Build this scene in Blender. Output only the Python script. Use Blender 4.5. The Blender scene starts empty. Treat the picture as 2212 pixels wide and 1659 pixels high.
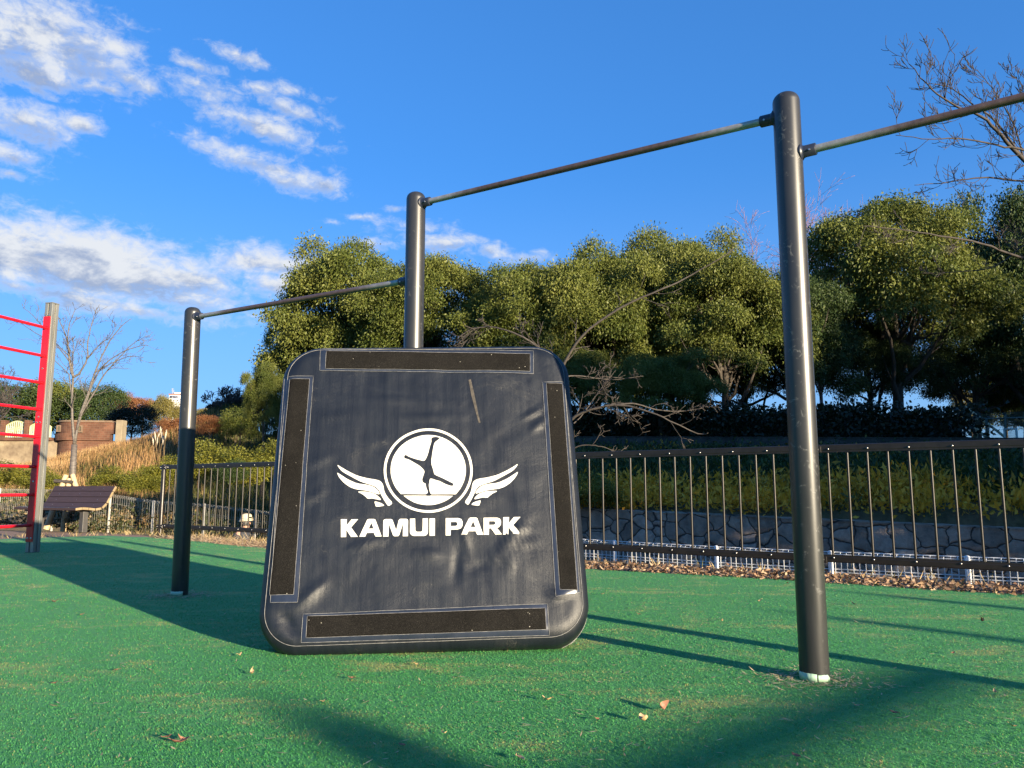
import bpy, bmesh, math, random
import numpy as np
from mathutils import Vector, Matrix, noise
from mathutils.geometry import tessellate_polygon
random.seed(7); rng = np.random.default_rng(7)
R = math.radians
sc = bpy.context.scene
C = sc.collection

# ------------------------------------------------------------------ camera
W, H, F = 2212.0, 1659.0, 1680.0
CX, CY = W / 2, H / 2
TH = math.atan(226 / F)
CAMZ = 0.75
cam = bpy.data.cameras.new('camera'); cam.sensor_width = 36; cam.lens = 36 * F / W
cam.clip_start = 0.05; cam.clip_end = 3000
camo = bpy.data.objects.new('camera', cam); C.objects.link(camo)
camo.location = (0, 0, CAMZ); camo.rotation_euler = (math.pi / 2 + TH, 0, 0)
sc.camera = camo
cT, sT = math.cos(TH), math.sin(TH)

def ray(px, py):
    x = (px - CX) / F; y = (CY - py) / F
    return Vector((x, cT - y * sT, sT + y * cT))
def ground(px, py, z=0.0):
    d = ray(px, py); t = (z - CAMZ) / d.z
    return Vector((d.x * t, d.y * t, z))
def at(px, py, Y):
    d = ray(px, py); t = Y / d.y
    return Vector((d.x * t, Y, CAMZ + d.z * t))

# ------------------------------------------------------------------ helpers
def tag(o, label=None, cat=None, group=None, kind=None):
    if label: o['label'] = label
    if cat: o['category'] = cat
    if group: o['group'] = group
    if kind: o['kind'] = kind
    return o

def thing(name, label, cat, loc=(0, 0, 0), rz=0.0, group=None):
    o = bpy.data.objects.new(name, None); C.objects.link(o)
    o.empty_display_size = 0.1
    o.location = loc; o.rotation_euler = (0, 0, rz)
    return tag(o, label, cat, group)

def link(name, me, parent=None, m=None):
    o = bpy.data.objects.new(name, me); C.objects.link(o)
    if parent: o.parent = parent
    if m and not me.materials: me.materials.append(m)
    return o

def dup(root, loc=None, rz=None, scale=None, label=None):
    r = root.copy(); C.objects.link(r)
    if loc is not None: r.location = loc
    if rz is not None: r.rotation_euler = (0, 0, rz)
    if scale is not None: r.scale = scale if hasattr(scale, '__len__') else (scale,) * 3
    if label: r['label'] = label
    for ch in list(root.children):
        c = ch.copy(); C.objects.link(c); c.parent = r
        for g in list(ch.children):
            d = g.copy(); C.objects.link(d); d.parent = c
    return r

def npmesh(name, V, Q, var=None, smooth=False, attrs=None):
    """V (n,3), Q (m,k) with one k for all faces"""
    V = np.asarray(V, dtype=np.float32); Q = np.asarray(Q, dtype=np.int32)
    me = bpy.data.meshes.new(name)
    me.vertices.add(len(V)); me.vertices.foreach_set('co', V.ravel())
    m, k = Q.shape
    me.loops.add(m * k); me.loops.foreach_set('vertex_index', Q.ravel())
    me.polygons.add(m)
    me.polygons.foreach_set('loop_start', np.arange(0, m * k, k, dtype=np.int32))
    try: me.polygons.foreach_set('loop_total', np.full(m, k, dtype=np.int32))
    except Exception: pass
    if smooth: me.polygons.foreach_set('use_smooth', np.ones(m, dtype=bool))
    if var is not None:
        a = me.attributes.new('var', 'FLOAT', 'FACE'); a.data.foreach_set('value', np.asarray(var, dtype=np.float32))
    for kx, (dom, vals) in (attrs or {}).items():
        a = me.attributes.new(kx, 'FLOAT', dom); a.data.foreach_set('value', np.asarray(vals, dtype=np.float32))
    me.update(calc_edges=True)
    return me

class MB:
    def __init__(s): s.v = []; s.f = []
    def add(s, vs, fs):
        b = len(s.v); s.v += [tuple(p) for p in vs]; s.f += [tuple(i + b for i in f) for f in fs]; return s
    def box(s, c, size, M=None):
        x, y, z = size[0] / 2, size[1] / 2, size[2] / 2
        vs = [Vector(p) for p in ((-x,-y,-z),(x,-y,-z),(x,y,-z),(-x,y,-z),(-x,-y,z),(x,-y,z),(x,y,z),(-x,y,z))]
        if M is not None: vs = [M @ p for p in vs]
        c = Vector(c); vs = [p + c for p in vs]
        return s.add(vs, [(0,3,2,1),(4,5,6,7),(0,1,5,4),(1,2,6,5),(2,3,7,6),(3,0,4,7)])
    def bar(s, a, b, w, h, up=(0, 0, 1)):
        a = Vector(a); b = Vector(b); d = (b - a); L = d.length; d.normalize()
        u = Vector(up); side = d.cross(u)
        if side.length < 1e-4: side = d.cross(Vector((0, 1, 0)))
        side.normalize(); u = side.cross(d).normalized()
        M = Matrix((d, side, u)).transposed()
        return s.box((a + b) / 2, (L, w, h), M)
    def tube(s, pts, rad, n=8, cap=True):
        pts = [Vector(p) for p in pts]; k = len(pts)
        if not hasattr(rad, '__len__'): rad = [rad] * k
        t0 = (pts[1] - pts[0]).normalized()
        ref = Vector((0, 0, 1)) if abs(t0.z) < 0.9 else Vector((1, 0, 0))
        u = t0.cross(ref).normalized(); vs = []
        for i, p in enumerate(pts):
            t = (pts[min(i + 1, k - 1)] - pts[max(i - 1, 0)])
            if t.length < 1e-9: t = t0
            t.normalize(); u = (u - t * u.dot(t))
            if u.length < 1e-6: u = t.orthogonal()
            u.normalize(); w = t.cross(u)
            for j in range(n):
                a = 2 * math.pi * j / n
                vs.append(p + (u * math.cos(a) + w * math.sin(a)) * rad[i])
        fs = []
        for i in range(k - 1):
            for j in range(n):
                fs.append((i*n + j, i*n + (j+1) % n, (i+1)*n + (j+1) % n, (i+1)*n + j))
        if cap:
            fs.append(tuple(range(n - 1, -1, -1))); fs.append(tuple((k-1)*n + j for j in range(n)))
        return s.add(vs, fs)
    def lathe(s, prof, n=32, c=(0, 0, 0), M=None):
        c = Vector(c); vs = []; fs = []
        for r, z in prof:
            for j in range(n):
                a = 2 * math.pi * j / n; p = Vector((r * math.cos(a), r * math.sin(a), z))
                if M is not None: p = M @ p
                vs.append(p + c)
        for i in range(len(prof) - 1):
            for j in range(n):
                fs.append((i*n + j, i*n + (j+1) % n, (i+1)*n + (j+1) % n, (i+1)*n + j))
        fs.append(tuple(range(n - 1, -1, -1))); k = len(prof) - 1
        fs.append(tuple(k*n + j for j in range(n)))
        return s.add(vs, fs)
    def mesh(s, name, smooth=False):
        me = bpy.data.meshes.new(name); me.from_pydata(s.v, [], s.f)
        if smooth: me.polygons.foreach_set('use_smooth', np.ones(len(me.polygons), dtype=bool))
        me.update(); return me
    def build(s, name, m, parent=None, smooth=False, bevel=0.0, auto=None):
        me = s.mesh(name, smooth); o = link(name, me, parent, m)
        if bevel:
            b = o.modifiers.new('bevel', 'BEVEL'); b.width = bevel; b.segments = 2; b.limit_method = 'ANGLE'; b.angle_limit = R(40)
        if auto: me.set_sharp_from_angle(angle=R(auto))
        return o

# ------------------------------------------------------------------ materials
def newmat(name):
    m = bpy.data.materials.new(name); m.use_nodes = True
    nt = m.node_tree; b = nt.nodes['Principled BSDF']
    return m, nt, b
def N(nt, t, **kw):
    n = nt.nodes.new(t)
    for k, v in kw.items(): setattr(n, k, v)
    return n
def noise_n(nt, scale, detail=6, rough=0.6, vec=None, dist=0.0):
    n = N(nt, 'ShaderNodeTexNoise'); n.inputs['Scale'].default_value = scale
    n.inputs['Detail'].default_value = detail; n.inputs['Roughness'].default_value = rough
    n.inputs['Distortion'].default_value = dist
    if vec is not None: nt.links.new(vec, n.inputs['Vector'])
    return n
def ramp(nt, fac, stops):
    r = N(nt, 'ShaderNodeValToRGB'); e = r.color_ramp.elements
    while len(e) > len(stops): e.remove(e[-1])
    while len(e) < len(stops): e.new(0.5)
    for el, (p, c) in zip(e, stops):
        el.position = p; el.color = (c[0], c[1], c[2], 1) if hasattr(c, '__len__') else (c, c, c, 1)
    nt.links.new(fac, r.inputs['Fac']); return r
def mixc(nt, fac, a, b, blend='MIX'):
    m = N(nt, 'ShaderNodeMix', data_type='RGBA', blend_type=blend)
    for sock, v in ((m.inputs['Factor'], fac), (m.inputs['A'], a), (m.inputs['B'], b)):
        if hasattr(v, 'is_output'): nt.links.new(v, sock)
        elif hasattr(v, '__len__'): sock.default_value = (v[0], v[1], v[2], 1)
        else: sock.default_value = v
    return m.outputs['Result']
def mixf(m_nt, op, a, b=None, clamp=False):
    m = N(m_nt, 'ShaderNodeMath', operation=op, use_clamp=clamp)
    for i, v in enumerate((a, b)):
        if v is None: continue
        if hasattr(v, 'is_output'): m_nt.links.new(v, m.inputs[i])
        else: m.inputs[i].default_value = v
    return m.outputs[0]
def coord(nt, which='Object', scale=None):
    t = N(nt, 'ShaderNodeTexCoord')
    if scale is None: return t.outputs[which]
    mp = N(nt, 'ShaderNodeMapping'); mp.inputs['Scale'].default_value = scale
    nt.links.new(t.outputs[which], mp.inputs['Vector']); return mp.outputs[0]
def bump(nt, b, h, strength=0.3, dist=0.01):
    n = N(nt, 'ShaderNodeBump'); n.inputs['Strength'].default_value = strength; n.inputs['Distance'].default_value = dist
    nt.links.new(h, n.inputs['Height']); nt.links.new(n.outputs[0], b.inputs['Normal'])

def surf(name, c1, c2, scale=8, rough=0.6, metal=0.0, bmp=0.2, bd=0.004, stretch=None, rv=0.1, coat=0.0):
    """a worn painted / mineral / wooden surface: two tones through noise, rough and bump through finer noise"""
    m, nt, b = newmat(name)
    v = coord(nt, 'Object', stretch) if stretch else coord(nt)
    n1 = noise_n(nt, scale, 7, 0.65, v); r1 = ramp(nt, n1.outputs['Fac'], [(0.35, c1), (0.68, c2)])
    nt.links.new(r1.outputs[0], b.inputs['Base Color'])
    n2 = noise_n(nt, scale * 5, 4, 0.6, v)
    mr = N(nt, 'ShaderNodeMapRange'); mr.inputs[3].default_value = max(0.02, rough - rv); mr.inputs[4].default_value = min(1, rough + rv)
    nt.links.new(n2.outputs['Fac'], mr.inputs[0]); nt.links.new(mr.outputs[0], b.inputs['Roughness'])
    b.inputs['Metallic'].default_value = metal; b.inputs['Coat Weight'].default_value = coat
    if bmp: bump(nt, b, n2.outputs['Fac'], bmp, bd)
    return m

def leafmat(name, stops, trans=0.3, rough=0.55, patch=None, tint=None, spec=0.35):
    m, nt, b = newmat(name)
    a = N(nt, 'ShaderNodeAttribute', attribute_name='var')
    f = a.outputs['Fac']
    if patch:   # leaf colour drifts from clump to clump
        n = noise_n(nt, patch, 2, 0.5, coord(nt)); f = mixf(nt, 'ADD', mixf(nt, 'MULTIPLY', f, 0.55), mixf(nt, 'MULTIPLY', n.outputs['Fac'], 0.45))
    r = ramp(nt, f, stops); col = r.outputs[0]
    nt.links.new(col, b.inputs['Base Color']); b.inputs['Roughness'].default_value = rough
    b.inputs['Specular IOR Level'].default_value = spec
    t = N(nt, 'ShaderNodeBsdfTranslucent'); nt.links.new(col, t.inputs['Color'])
    mx = N(nt, 'ShaderNodeMixShader'); mx.inputs[0].default_value = trans
    out = nt.nodes['Material Output']
    nt.links.new(b.outputs[0], mx.inputs[1]); nt.links.new(t.outputs[0], mx.inputs[2]); nt.links.new(mx.outputs[0], out.inputs['Surface'])
    return m

M = {}
M['post'] = None
SUN_ELEV_DEG = 9.2; SUN_AZ_DEG = 137.5; SUN_STRENGTH = 4.6; SUN_COLOR = (1.0, 0.84, 0.60)
SKY_AIR, SKY_DUST, SKY_OZONE = 1.0, 0.6, 6.0
SKY_HUE, SKY_SAT, SKY_VAL = 0.5, 1.0, 1.0
SKY_TINT = (.31, .62, .97); SKY_GAMMA = 0.6
SKY_STRENGTH = 0.15
CLOUD_LIT = (1.70, 1.73, 1.76); CLOUD_DARK = (.76, .90, 1.22)
EXPOSURE = 1.75
TURF_D = (.080, .315, .092); TURF_G = (.100, .385, .110); TURF_L = (.135, .45, .138); TURF_Y = (.40, .39, .14); TURF_B = (.055, .27, .08)
TURF_PATCH = .62; TURF_BLADES = 700000
MAT_C1 = (.004, .006, .0105); MAT_C2 = (.007, .0095, .0150); MAT_C3 = (.017, .0185, .0215)
SHADE_Z = 4.9
EX = [(10.15, -9.10, 2.62, .135), (12.12, -6.48, 2.5, .057), (12.87, -5.51, 2.5, .057)]
PB = [((3.9, -3.9), (6.4, -1.8)), ((4.75, -4.5), (7.1, -2.45))]
# ------------------------------------------------------------------ light, sky, clouds
SUN_EL = R(SUN_ELEV_DEG); SUN_AZ = R(SUN_AZ_DEG)     # azimuth clockwise from +Y
sdir = Vector((math.sin(SUN_AZ) * math.cos(SUN_EL), math.cos(SUN_AZ) * math.cos(SUN_EL), math.sin(SUN_EL)))
sl = bpy.data.lights.new('sun', 'SUN'); sl.energy = SUN_STRENGTH; sl.angle = R(0.53); sl.color = SUN_COLOR
so = bpy.data.objects.new('sun', sl); C.objects.link(so)
so.rotation_euler = (-sdir).to_track_quat('-Z', 'Y').to_euler()
so.location = sdir * 60

world = bpy.data.worlds.new('World'); sc.world = world; world.use_nodes = True
nt = world.node_tree; bg = nt.nodes['Background']
sky = N(nt, 'ShaderNodeTexSky', sky_type='NISHITA'); sky.sun_disc = False
sky.sun_elevation = SUN_EL; sky.sun_rotation = SUN_AZ
sky.air_density = SKY_AIR; sky.dust_density = SKY_DUST; sky.ozone_density = SKY_OZONE; sky.altitude = 50
tc = N(nt, 'ShaderNodeTexCoord')
sep = N(nt, 'ShaderNodeSeparateXYZ'); nt.links.new(tc.outputs['Generated'], sep.inputs[0])
az = mixf(nt, 'ARCTAN2', sep.outputs[0], sep.outputs[1])
el = mixf(nt, 'ARCSINE', sep.outputs[2])
cmb = N(nt, 'ShaderNodeCombineXYZ'); nt.links.new(az, cmb.inputs[0]); nt.links.new(el, cmb.inputs[1])
P = cmb.outputs[0]
def ae(px, py):
    d = ray(px, py).normalized(); return math.atan2(d.x, d.y), math.asin(d.z)
# cumulus clumps: (x, y, half width, half height in photo px, weight, tilt deg)
CL = [
 (90, 70, 190, 80, 1.15, 12), (190, 90, 110, 52, .9, 20), (-40, 60, 150, 100, 1.05, 0), (60, 152, 130, 26, .8, 10),
 (290, 172, 75, 24, .55, 15), (430, 182, 85, 32, .95, 14), (420, 140, 70, 18, .75, 12), (525, 122, 70, 18, .6, 12), (250, 100, 75, 26, .75, 0),
 (60, 262, 85, 45, 1.15, 16), (172, 265, 48, 20, .85, 12), (30, 340, 60, 28, .8, 12), (20, 374, 40, 12, .75, 0), (85, 200, 40, 12, .6, 8),
 (560, 268, 150, 30, .72, 12), (630, 240, 90, 22, .6, 14), (510, 330, 110, 24, .55, 12), (600, 368, 160, 32, .66, 14), (690, 395, 80, 22, .6, 16), (240, 195, 50, 12, .4, 12), (560, 190, 45, 16, .45, 0), (630,195,60,12,.35,8),
 (190, 566, 350, 76, 1.6, 9), (40, 550, 230, 68, 1.6, 4), (410, 604, 140, 42, 1.35, 14), (600, 568, 170, 34, 1.25, 2), (615, 614, 115, 24, 1.15, 4),
 (150, 640, 200, 26, .95, 10), (290, 668, 130, 20, .8, 10), (40, 618, 110, 22, .9, 6),
 (900, 486, 80, 20, .6, 0), (960, 525, 110, 30, .7, 6), (780, 468, 40, 10, .6, -6), (855, 450, 40, 9, .45, -5), (1060, 540, 50, 22, .55, 6), (805, 530, 60, 14, .5, 0), (1150,555,80,14,.4,0), (715, 480, 26, 8, .4, 0),
]
best = None; top_s = None; top_t = None
rat = 1 / F
for (x, y, hw, hh, wt, tilt) in CL:
    a0, e0 = ae(x, y)
    mp = N(nt, 'ShaderNodeMapping', vector_type='TEXTURE')
    mp.inputs['Location'].default_value = (a0, e0, 0)
    mp.inputs['Rotation'].default_value = (0, 0, R(-tilt * .7))
    mp.inputs['Scale'].default_value = (hw * rat * 1.25, hh * rat * 1.25, 1)
    nt.links.new(P, mp.inputs['Vector'])
    g = N(nt, 'ShaderNodeVectorMath', operation='LENGTH'); nt.links.new(mp.outputs[0], g.inputs[0])
    v = mixf(nt, 'MULTIPLY', mixf(nt, 'SUBTRACT', 1.0, g.outputs['Value']), wt + (.28 if wt < .9 else 0))
    best = v if best is None else mixf(nt, 'MAXIMUM', best, v)
    vp = mixf(nt, 'MAXIMUM', v, 0.0); sy = N(nt, 'ShaderNodeSeparateXYZ'); nt.links.new(mp.outputs[0], sy.inputs[0])
    vy = mixf(nt, 'MULTIPLY', vp, sy.outputs[1])
    top_s = vp if top_s is None else mixf(nt, 'ADD', top_s, vp); top_t = vy if top_t is None else mixf(nt, 'ADD', top_t, vy)
height_in = mixf(nt, 'DIVIDE', top_t, mixf(nt, 'ADD', top_s, .05))     # -1 at a cloud's base, 1 at its top
def cloud_noise(dx, dy):
    mp = N(nt, 'ShaderNodeMapping'); mp.inputs['Location'].default_value = (dx, dy, 0)
    mp.inputs['Rotation'].default_value = (0, 0, R(10)); mp.inputs['Scale'].default_value = (1.0, 1.9, 1)
    nt.links.new(P, mp.inputs['Vector'])
    return noise_n(nt, 15, 9, 0.6, mp.outputs[0], 0.35).outputs['Fac']
n0 = cloud_noise(0, 0); n1 = cloud_noise(0.012, 0.026)
mpf = N(nt, 'ShaderNodeMapping'); mpf.inputs['Scale'].default_value = (1, 1.5, 1); nt.links.new(P, mpf.inputs['Vector'])
nf = noise_n(nt, 58, 7, 0.64, mpf.outputs[0], 0.5).outputs['Fac']
dens = mixf(nt, 'ADD', mixf(nt, 'ADD', best, mixf(nt, 'MULTIPLY', mixf(nt, 'SUBTRACT', n0, 0.5), 1.9)), mixf(nt, 'MULTIPLY', mixf(nt, 'SUBTRACT', nf, 0.5), 1.5))
mr = N(nt, 'ShaderNodeMapRange', interpolation_type='SMOOTHSTEP'); mr.inputs[1].default_value = 0.0; mr.inputs[2].default_value = 1.25
nt.links.new(dens, mr.inputs[0])
alpha = mixf(nt, 'MULTIPLY', mr.outputs[0], 0.93)
# sunlit tops and flanks against the shaded bases of thick clouds
lit = mixf(nt, 'ADD', mixf(nt, 'MULTIPLY', mixf(nt, 'SUBTRACT', n0, n1), 3.6), mixf(nt, 'ADD', mixf(nt, 'MULTIPLY', height_in, 1.35), mixf(nt, 'MULTIPLY', mixf(nt, 'SUBTRACT', nf, 0.5), 1.2)))
mr2 = N(nt, 'ShaderNodeMapRange', interpolation_type='SMOOTHSTEP'); mr2.inputs[1].default_value = -0.75; mr2.inputs[2].default_value = 0.45
nt.links.new(lit, mr2.inputs[0])
mr3 = N(nt, 'ShaderNodeMapRange', interpolation_type='SMOOTHSTEP'); mr3.inputs[1].default_value = 0.25; mr3.inputs[2].default_value = 0.9
nt.links.new(dens, mr3.inputs[0])       # only thick parts have grey bases
litf = mixf(nt, 'SUBTRACT', 1.0, mixf(nt, 'MULTIPLY', mr3.outputs[0], mixf(nt, 'SUBTRACT', 1.0, mr2.outputs[0])))
ccol = mixc(nt, litf, CLOUD_DARK, CLOUD_LIT)
gm = N(nt, 'ShaderNodeHueSaturation'); gm.inputs['Hue'].default_value = SKY_HUE; gm.inputs['Saturation'].default_value = SKY_SAT; gm.inputs['Value'].default_value = SKY_VAL
gmm = N(nt, 'ShaderNodeGamma'); gmm.inputs[1].default_value = SKY_GAMMA; nt.links.new(sky.outputs[0], gmm.inputs[0]); nt.links.new(gmm.outputs[0], gm.inputs['Color'])
skyc = mixc(nt, 1.0, gm.outputs[0], SKY_TINT, 'MULTIPLY')
hz = N(nt, 'ShaderNodeMapRange', interpolation_type='SMOOTHSTEP'); hz.inputs[1].default_value = .42; hz.inputs[2].default_value = 0.0; hz.inputs[4].default_value = .38; nt.links.new(el, hz.inputs[0])
skyc = mixc(nt, hz.outputs[0], skyc, (.95, 1.32, 1.82))       # thin haze towards the horizon
fin = mixc(nt, alpha, skyc, ccol)
nt.links.new(fin, bg.inputs['Color']); bg.inputs['Strength'].default_value = SKY_STRENGTH

vs = sc.view_settings; vs.view_transform = 'Standard'; vs.look = 'None'; vs.gamma = 1; vs.exposure = EXPOSURE
sc.render.engine = 'CYCLES'
sc.cycles.max_bounces = 6; sc.cycles.diffuse_bounces = 3; sc.cycles.glossy_bounces = 3; sc.cycles.transmission_bounces = 3
sc.cycles.caustics_reflective = False; sc.cycles.caustics_refractive = False
sc.cycles.use_adaptive_sampling = True; sc.cycles.adaptive_threshold = 0.015
sc.cycles.use_denoising = True
try: sc.cycles.denoiser = 'OPENIMAGEDENOISE'
except Exception: pass
# ------------------------------------------------------------------ terrain
P0f = Vector((-12.0, 15.6)); P1f = Vector((-6.2, 13.5)); P2f = Vector((4.3, 6.2))
d1 = (P2f - P1f).normalized(); n1f = Vector((-d1.y, d1.x))
d0 = (P1f - P0f).normalized(); n0f = Vector((-d0.y, d0.x))
def sdist(X, Y):
    """distance beyond the railing line (negative on the playground side)"""
    return np.maximum((X - P1f.x) * n1f.x + (Y - P1f.y) * n1f.y, (X - P1f.x) * n0f.x + (Y - P1f.y) * n0f.y)
def sstep(a, b, x):
    t = np.clip((x - a) / (b - a), 0, 1); return t * t * (3 - 2 * t)
def lin(x, xs, ys): return np.interp(x, xs, ys)
WALL1, WALL2 = 5.6, 13.2
def terrain(X, Y):
    X = np.asarray(X, dtype=float); Y = np.asarray(Y, dtype=float)
    s = sdist(X, Y); right = sstep(-7, -1.5, X)
    lip = lin(X, [-12, -7, -4, 0, 5], [-.05, -.05, -.2, -.5, -.6])
    path = lin(X, [-16, -9, -5, 2, 10], [-.7, -1.0, -1.45, -1.45, -1.5])
    z = np.where(s < .12, -.02, lip)
    z = np.where(s < .5, -.02 + (lip + .02) * sstep(.12, .5, s), lip + (path - lip) * sstep(.5, 2.2, s))
    tilt = -.05 * np.clip(X - 2.5, -20, 14)
    a = lin(s, [WALL1 - .35, WALL1 + .3, 8, 11, WALL2 - .1, WALL2 + .5, 30, 60, 400], [0, 1.75, 2.2, 2.8, 3.22 , 3.72, 3.75, 3.75, 3.75])
    zr = -1.45 + a + tilt * sstep(WALL1, WALL2, s)
    b = lin(s, [4.4, 6.5, 9, 13, 17, 22, 30, 45, 80, 400], [0, .45, 1.5, 3.15, 3.5, 3.6, 3.9, 4.3, 4.6, 4.6])
    zl = path + b * lin(X, [-26, -18, -15, -13.2, -10, -6], [.42, .60, .84, .60, .52, .62]) + 3.3 * np.exp(-((X + 13.5) / 9.5) ** 2 - ((Y - 45) / 8.5) ** 2)
    far = right * zr + (1 - right) * zl
    z = np.where(s < 4.4, z, np.where(s < 5.2, path * (1 - sstep(4.4, 5.2, s)) + far * sstep(4.4, 5.2, s), far))
    return z
def tz(x, y): return float(terrain(np.array([x]), np.array([y]))[0])

xs = np.unique(np.concatenate([np.arange(-30, 22, .3), np.linspace(-700, -30, 60), np.linspace(22, 700, 60)]))
ys = np.unique(np.concatenate([np.arange(4, 40, .25), np.linspace(-300, 4, 50), np.linspace(40, 1500, 70)]))
GX, GY = np.meshgrid(xs, ys)
GZ = terrain(GX, GY)
rough_z = np.array([noise.fractal(Vector((x * .35, y * .35, 3)), 1, 2, 4) for x, y in zip(GX.ravel(), GY.ravel())]).reshape(GX.shape)
GZ = GZ + np.where(sdist(GX, GY) > WALL1 + .4, rough_z * .12, 0)
nx, ny = len(xs), len(ys)
idx = np.arange(nx * ny).reshape(ny, nx)
Q = np.stack([idx[:-1, :-1], idx[:-1, 1:], idx[1:, 1:], idx[1:, :-1]], -1).reshape(-1, 4)
m, nt, b = newmat('earth and dry grass')
v = coord(nt)
n1 = noise_n(nt, .5, 8, .65, v); n2 = noise_n(nt, 9, 8, .7, v)
r1 = ramp(nt, n1.outputs['Fac'], [(.35, (.10, .085, .035)), (.5, (.19, .13, .06)), (.65, (.07, .085, .025))])
r2 = ramp(nt, n2.outputs['Fac'], [(.3, (.45, .42, .4)), (.7, (1, 1, 1))])
nt.links.new(mixc(nt, 1.0, r1.outputs[0], r2.outputs[0], 'MULTIPLY'), b.inputs['Base Color']); b.inputs['Roughness'].default_value = .95
bump(nt, b, n2.outputs['Fac'], .8, .05)
o = link('ground', npmesh('ground', np.stack([GX.ravel(), GY.ravel(), GZ.ravel()], 1), Q, smooth=True), None, m); tag(o, kind='structure')

# brick coloured footpath at the back left, one sheet above the ground
def sheet(name, pts, z, m):
    mb = MB(); mb.add([(p[0], p[1], z) for p in pts], [tuple(range(len(pts)))]); o = mb.build(name, m); tag(o, kind='structure'); return o
m, nt, b = newmat('brick paving')
v = coord(nt, 'Object')
br = N(nt, 'ShaderNodeTexBrick'); nt.links.new(v, br.inputs['Vector']); br.inputs['Scale'].default_value = 4.5
br.inputs['Color1'].default_value = (.33, .19, .12, 1); br.inputs['Color2'].default_value = (.27, .15, .10, 1); br.inputs['Mortar'].default_value = (.24, .2, .15, 1)
br.inputs['Mortar Size'].default_value = .012
n2 = noise_n(nt, 6, 6, .6, v); rr = ramp(nt, n2.outputs['Fac'], [(.3, .75), (.7, 1.1)])
nt.links.new(mixc(nt, 1.0, br.outputs['Color'], rr.outputs[0], 'MULTIPLY'), b.inputs['Base Color']); b.inputs['Roughness'].default_value = .9
bump(nt, b, n2.outputs['Fac'], .3, .01)
sheet('path', [(-30, 12.0), (-7.9, 11.2), (-6.1, 11.9), (-5.6, 12.4), (-6.1, 13.0), (-7.2, 13.55), (-11.8, 15.25), (-30, 22)], -.008, m)

# ------------------------------------------------------------------ turf
edge = [(-7.644, 11.816), (-7.14, 12.377), (-6.531, 12.70), (-5.566, 12.26), (-4.468, 11.304), (-3.241, 10.162), (-1.057, 8.798), (0.719, 7.537), (2.288, 6.629), (3.647, 5.69), (6.4, 3.85), (9.5, 1.5)]
edgef = []
for i in range(len(edge) - 1):
    a, c = Vector(edge[i]), Vector(edge[i + 1])
    for t in np.arange(0, 1, .05):
        p = a.lerp(c, t); w = noise.noise(Vector((p.x * 1.7, p.y * 1.7, 0))) * .09 + noise.noise(Vector((p.x * 7, p.y * 7, 5))) * .035
        edgef.append((p.x + w * .55, p.y + w * .83))
turf_poly = [(-24, -16), (20, -16), (20, 1.5)] + [(9.5, 1.5)] + edgef[::-1] + [(-9.2, 10.9), (-12, 10.4), (-24, 10)]
def patch_nodes(nt, pos):
    """worn straw-yellow patches of the turf, fixed to the ground"""
    mp = N(nt, 'ShaderNodeMapping'); mp.inputs['Scale'].default_value = (1, 1.7, 0); nt.links.new(pos, mp.inputs['Vector'])
    a = noise_n(nt, 1.15, 3, .55, mp.outputs[0]); c = noise_n(nt, 4.2, 5, .65, mp.outputs[0])
    s = mixf(nt, 'ADD', mixf(nt, 'MULTIPLY', a.outputs['Fac'], .5), mixf(nt, 'MULTIPLY', c.outputs['Fac'], .5))
    mr = N(nt, 'ShaderNodeMapRange', interpolation_type='SMOOTHSTEP'); mr.inputs[1].default_value = .49; mr.inputs[2].default_value = .68
    nt.links.new(s, mr.inputs[0])
    big = noise_n(nt, .55, 2, .5, mp.outputs[0])
    return mr.outputs[0], big.outputs['Fac']
m, nt, b = newmat('turf backing')
geo = N(nt, 'ShaderNodeNewGeometry'); pch, big = patch_nodes(nt, geo.outputs['Position'])
fine = noise_n(nt, 160, 4, .75, geo.outputs['Position'])
g0 = ramp(nt, fine.outputs['Fac'], [(.3, TURF_D), (.7, TURF_B)])
gc = mixc(nt, mixf(nt, 'MULTIPLY', pch, TURF_PATCH), g0.outputs[0], TURF_Y)
nt.links.new(gc, b.inputs['Base Color']); b.inputs['Roughness'].default_value = .9
bump(nt, b, fine.outputs['Fac'], .6, .006)
turf = sheet('playground_turf', turf_poly, 0.0, m)

# individual blades: density falls with distance from the camera's standing point
nb = TURF_BLADES
ang = rng.uniform(-.98, .98, nb); r = 1.45 * np.exp(rng.uniform(0, 1, nb) * math.log(13.5 / 1.45))
bx, by = r * np.sin(ang), r * np.cos(ang)
ed = np.array(edge); keep = np.ones(nb, bool)
order = np.argsort(ed[:, 0]); keep &= by < np.interp(bx, ed[order, 0], ed[order, 1]) - .05
keep &= ~((bx < -7.6) & (by > 10.6))
bx, by, r = bx[keep], by[keep], r[keep]; nb = len(bx)
hgt = rng.uniform(.0018, .0044, nb) * (1 + .03 * r); wd = (.0010 + .00036 * r) * rng.uniform(.7, 1.3, nb)
ta = rng.uniform(0, 2 * math.pi, nb); lean = rng.uniform(.8, 2.6, nb) * hgt
base = np.stack([bx, by, np.full(nb, .0005)], 1)
side = np.stack([-np.sin(ta), np.cos(ta), np.zeros(nb)], 1) * (wd / 2)[:, None]
mid = base + np.stack([np.cos(ta) * lean * .35, np.sin(ta) * lean * .35, hgt * .75], 1)
tip = base + np.stack([np.cos(ta) * lean * 1.1, np.sin(ta) * lean * 1.1, hgt * rng.uniform(.6, 1.1, nb)], 1)
V = np.stack([base - side, base + side, mid + side, mid - side, tip + side * .3, tip - side * .3], 1).reshape(-1, 3)
k = np.arange(nb)[:, None] * 6
Q = np.concatenate([k + np.array([[0, 1, 2, 3]]), k + np.array([[3, 2, 4, 5]])], 1).reshape(-1, 4)
m, nt, b = newmat('turf blades')
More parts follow.
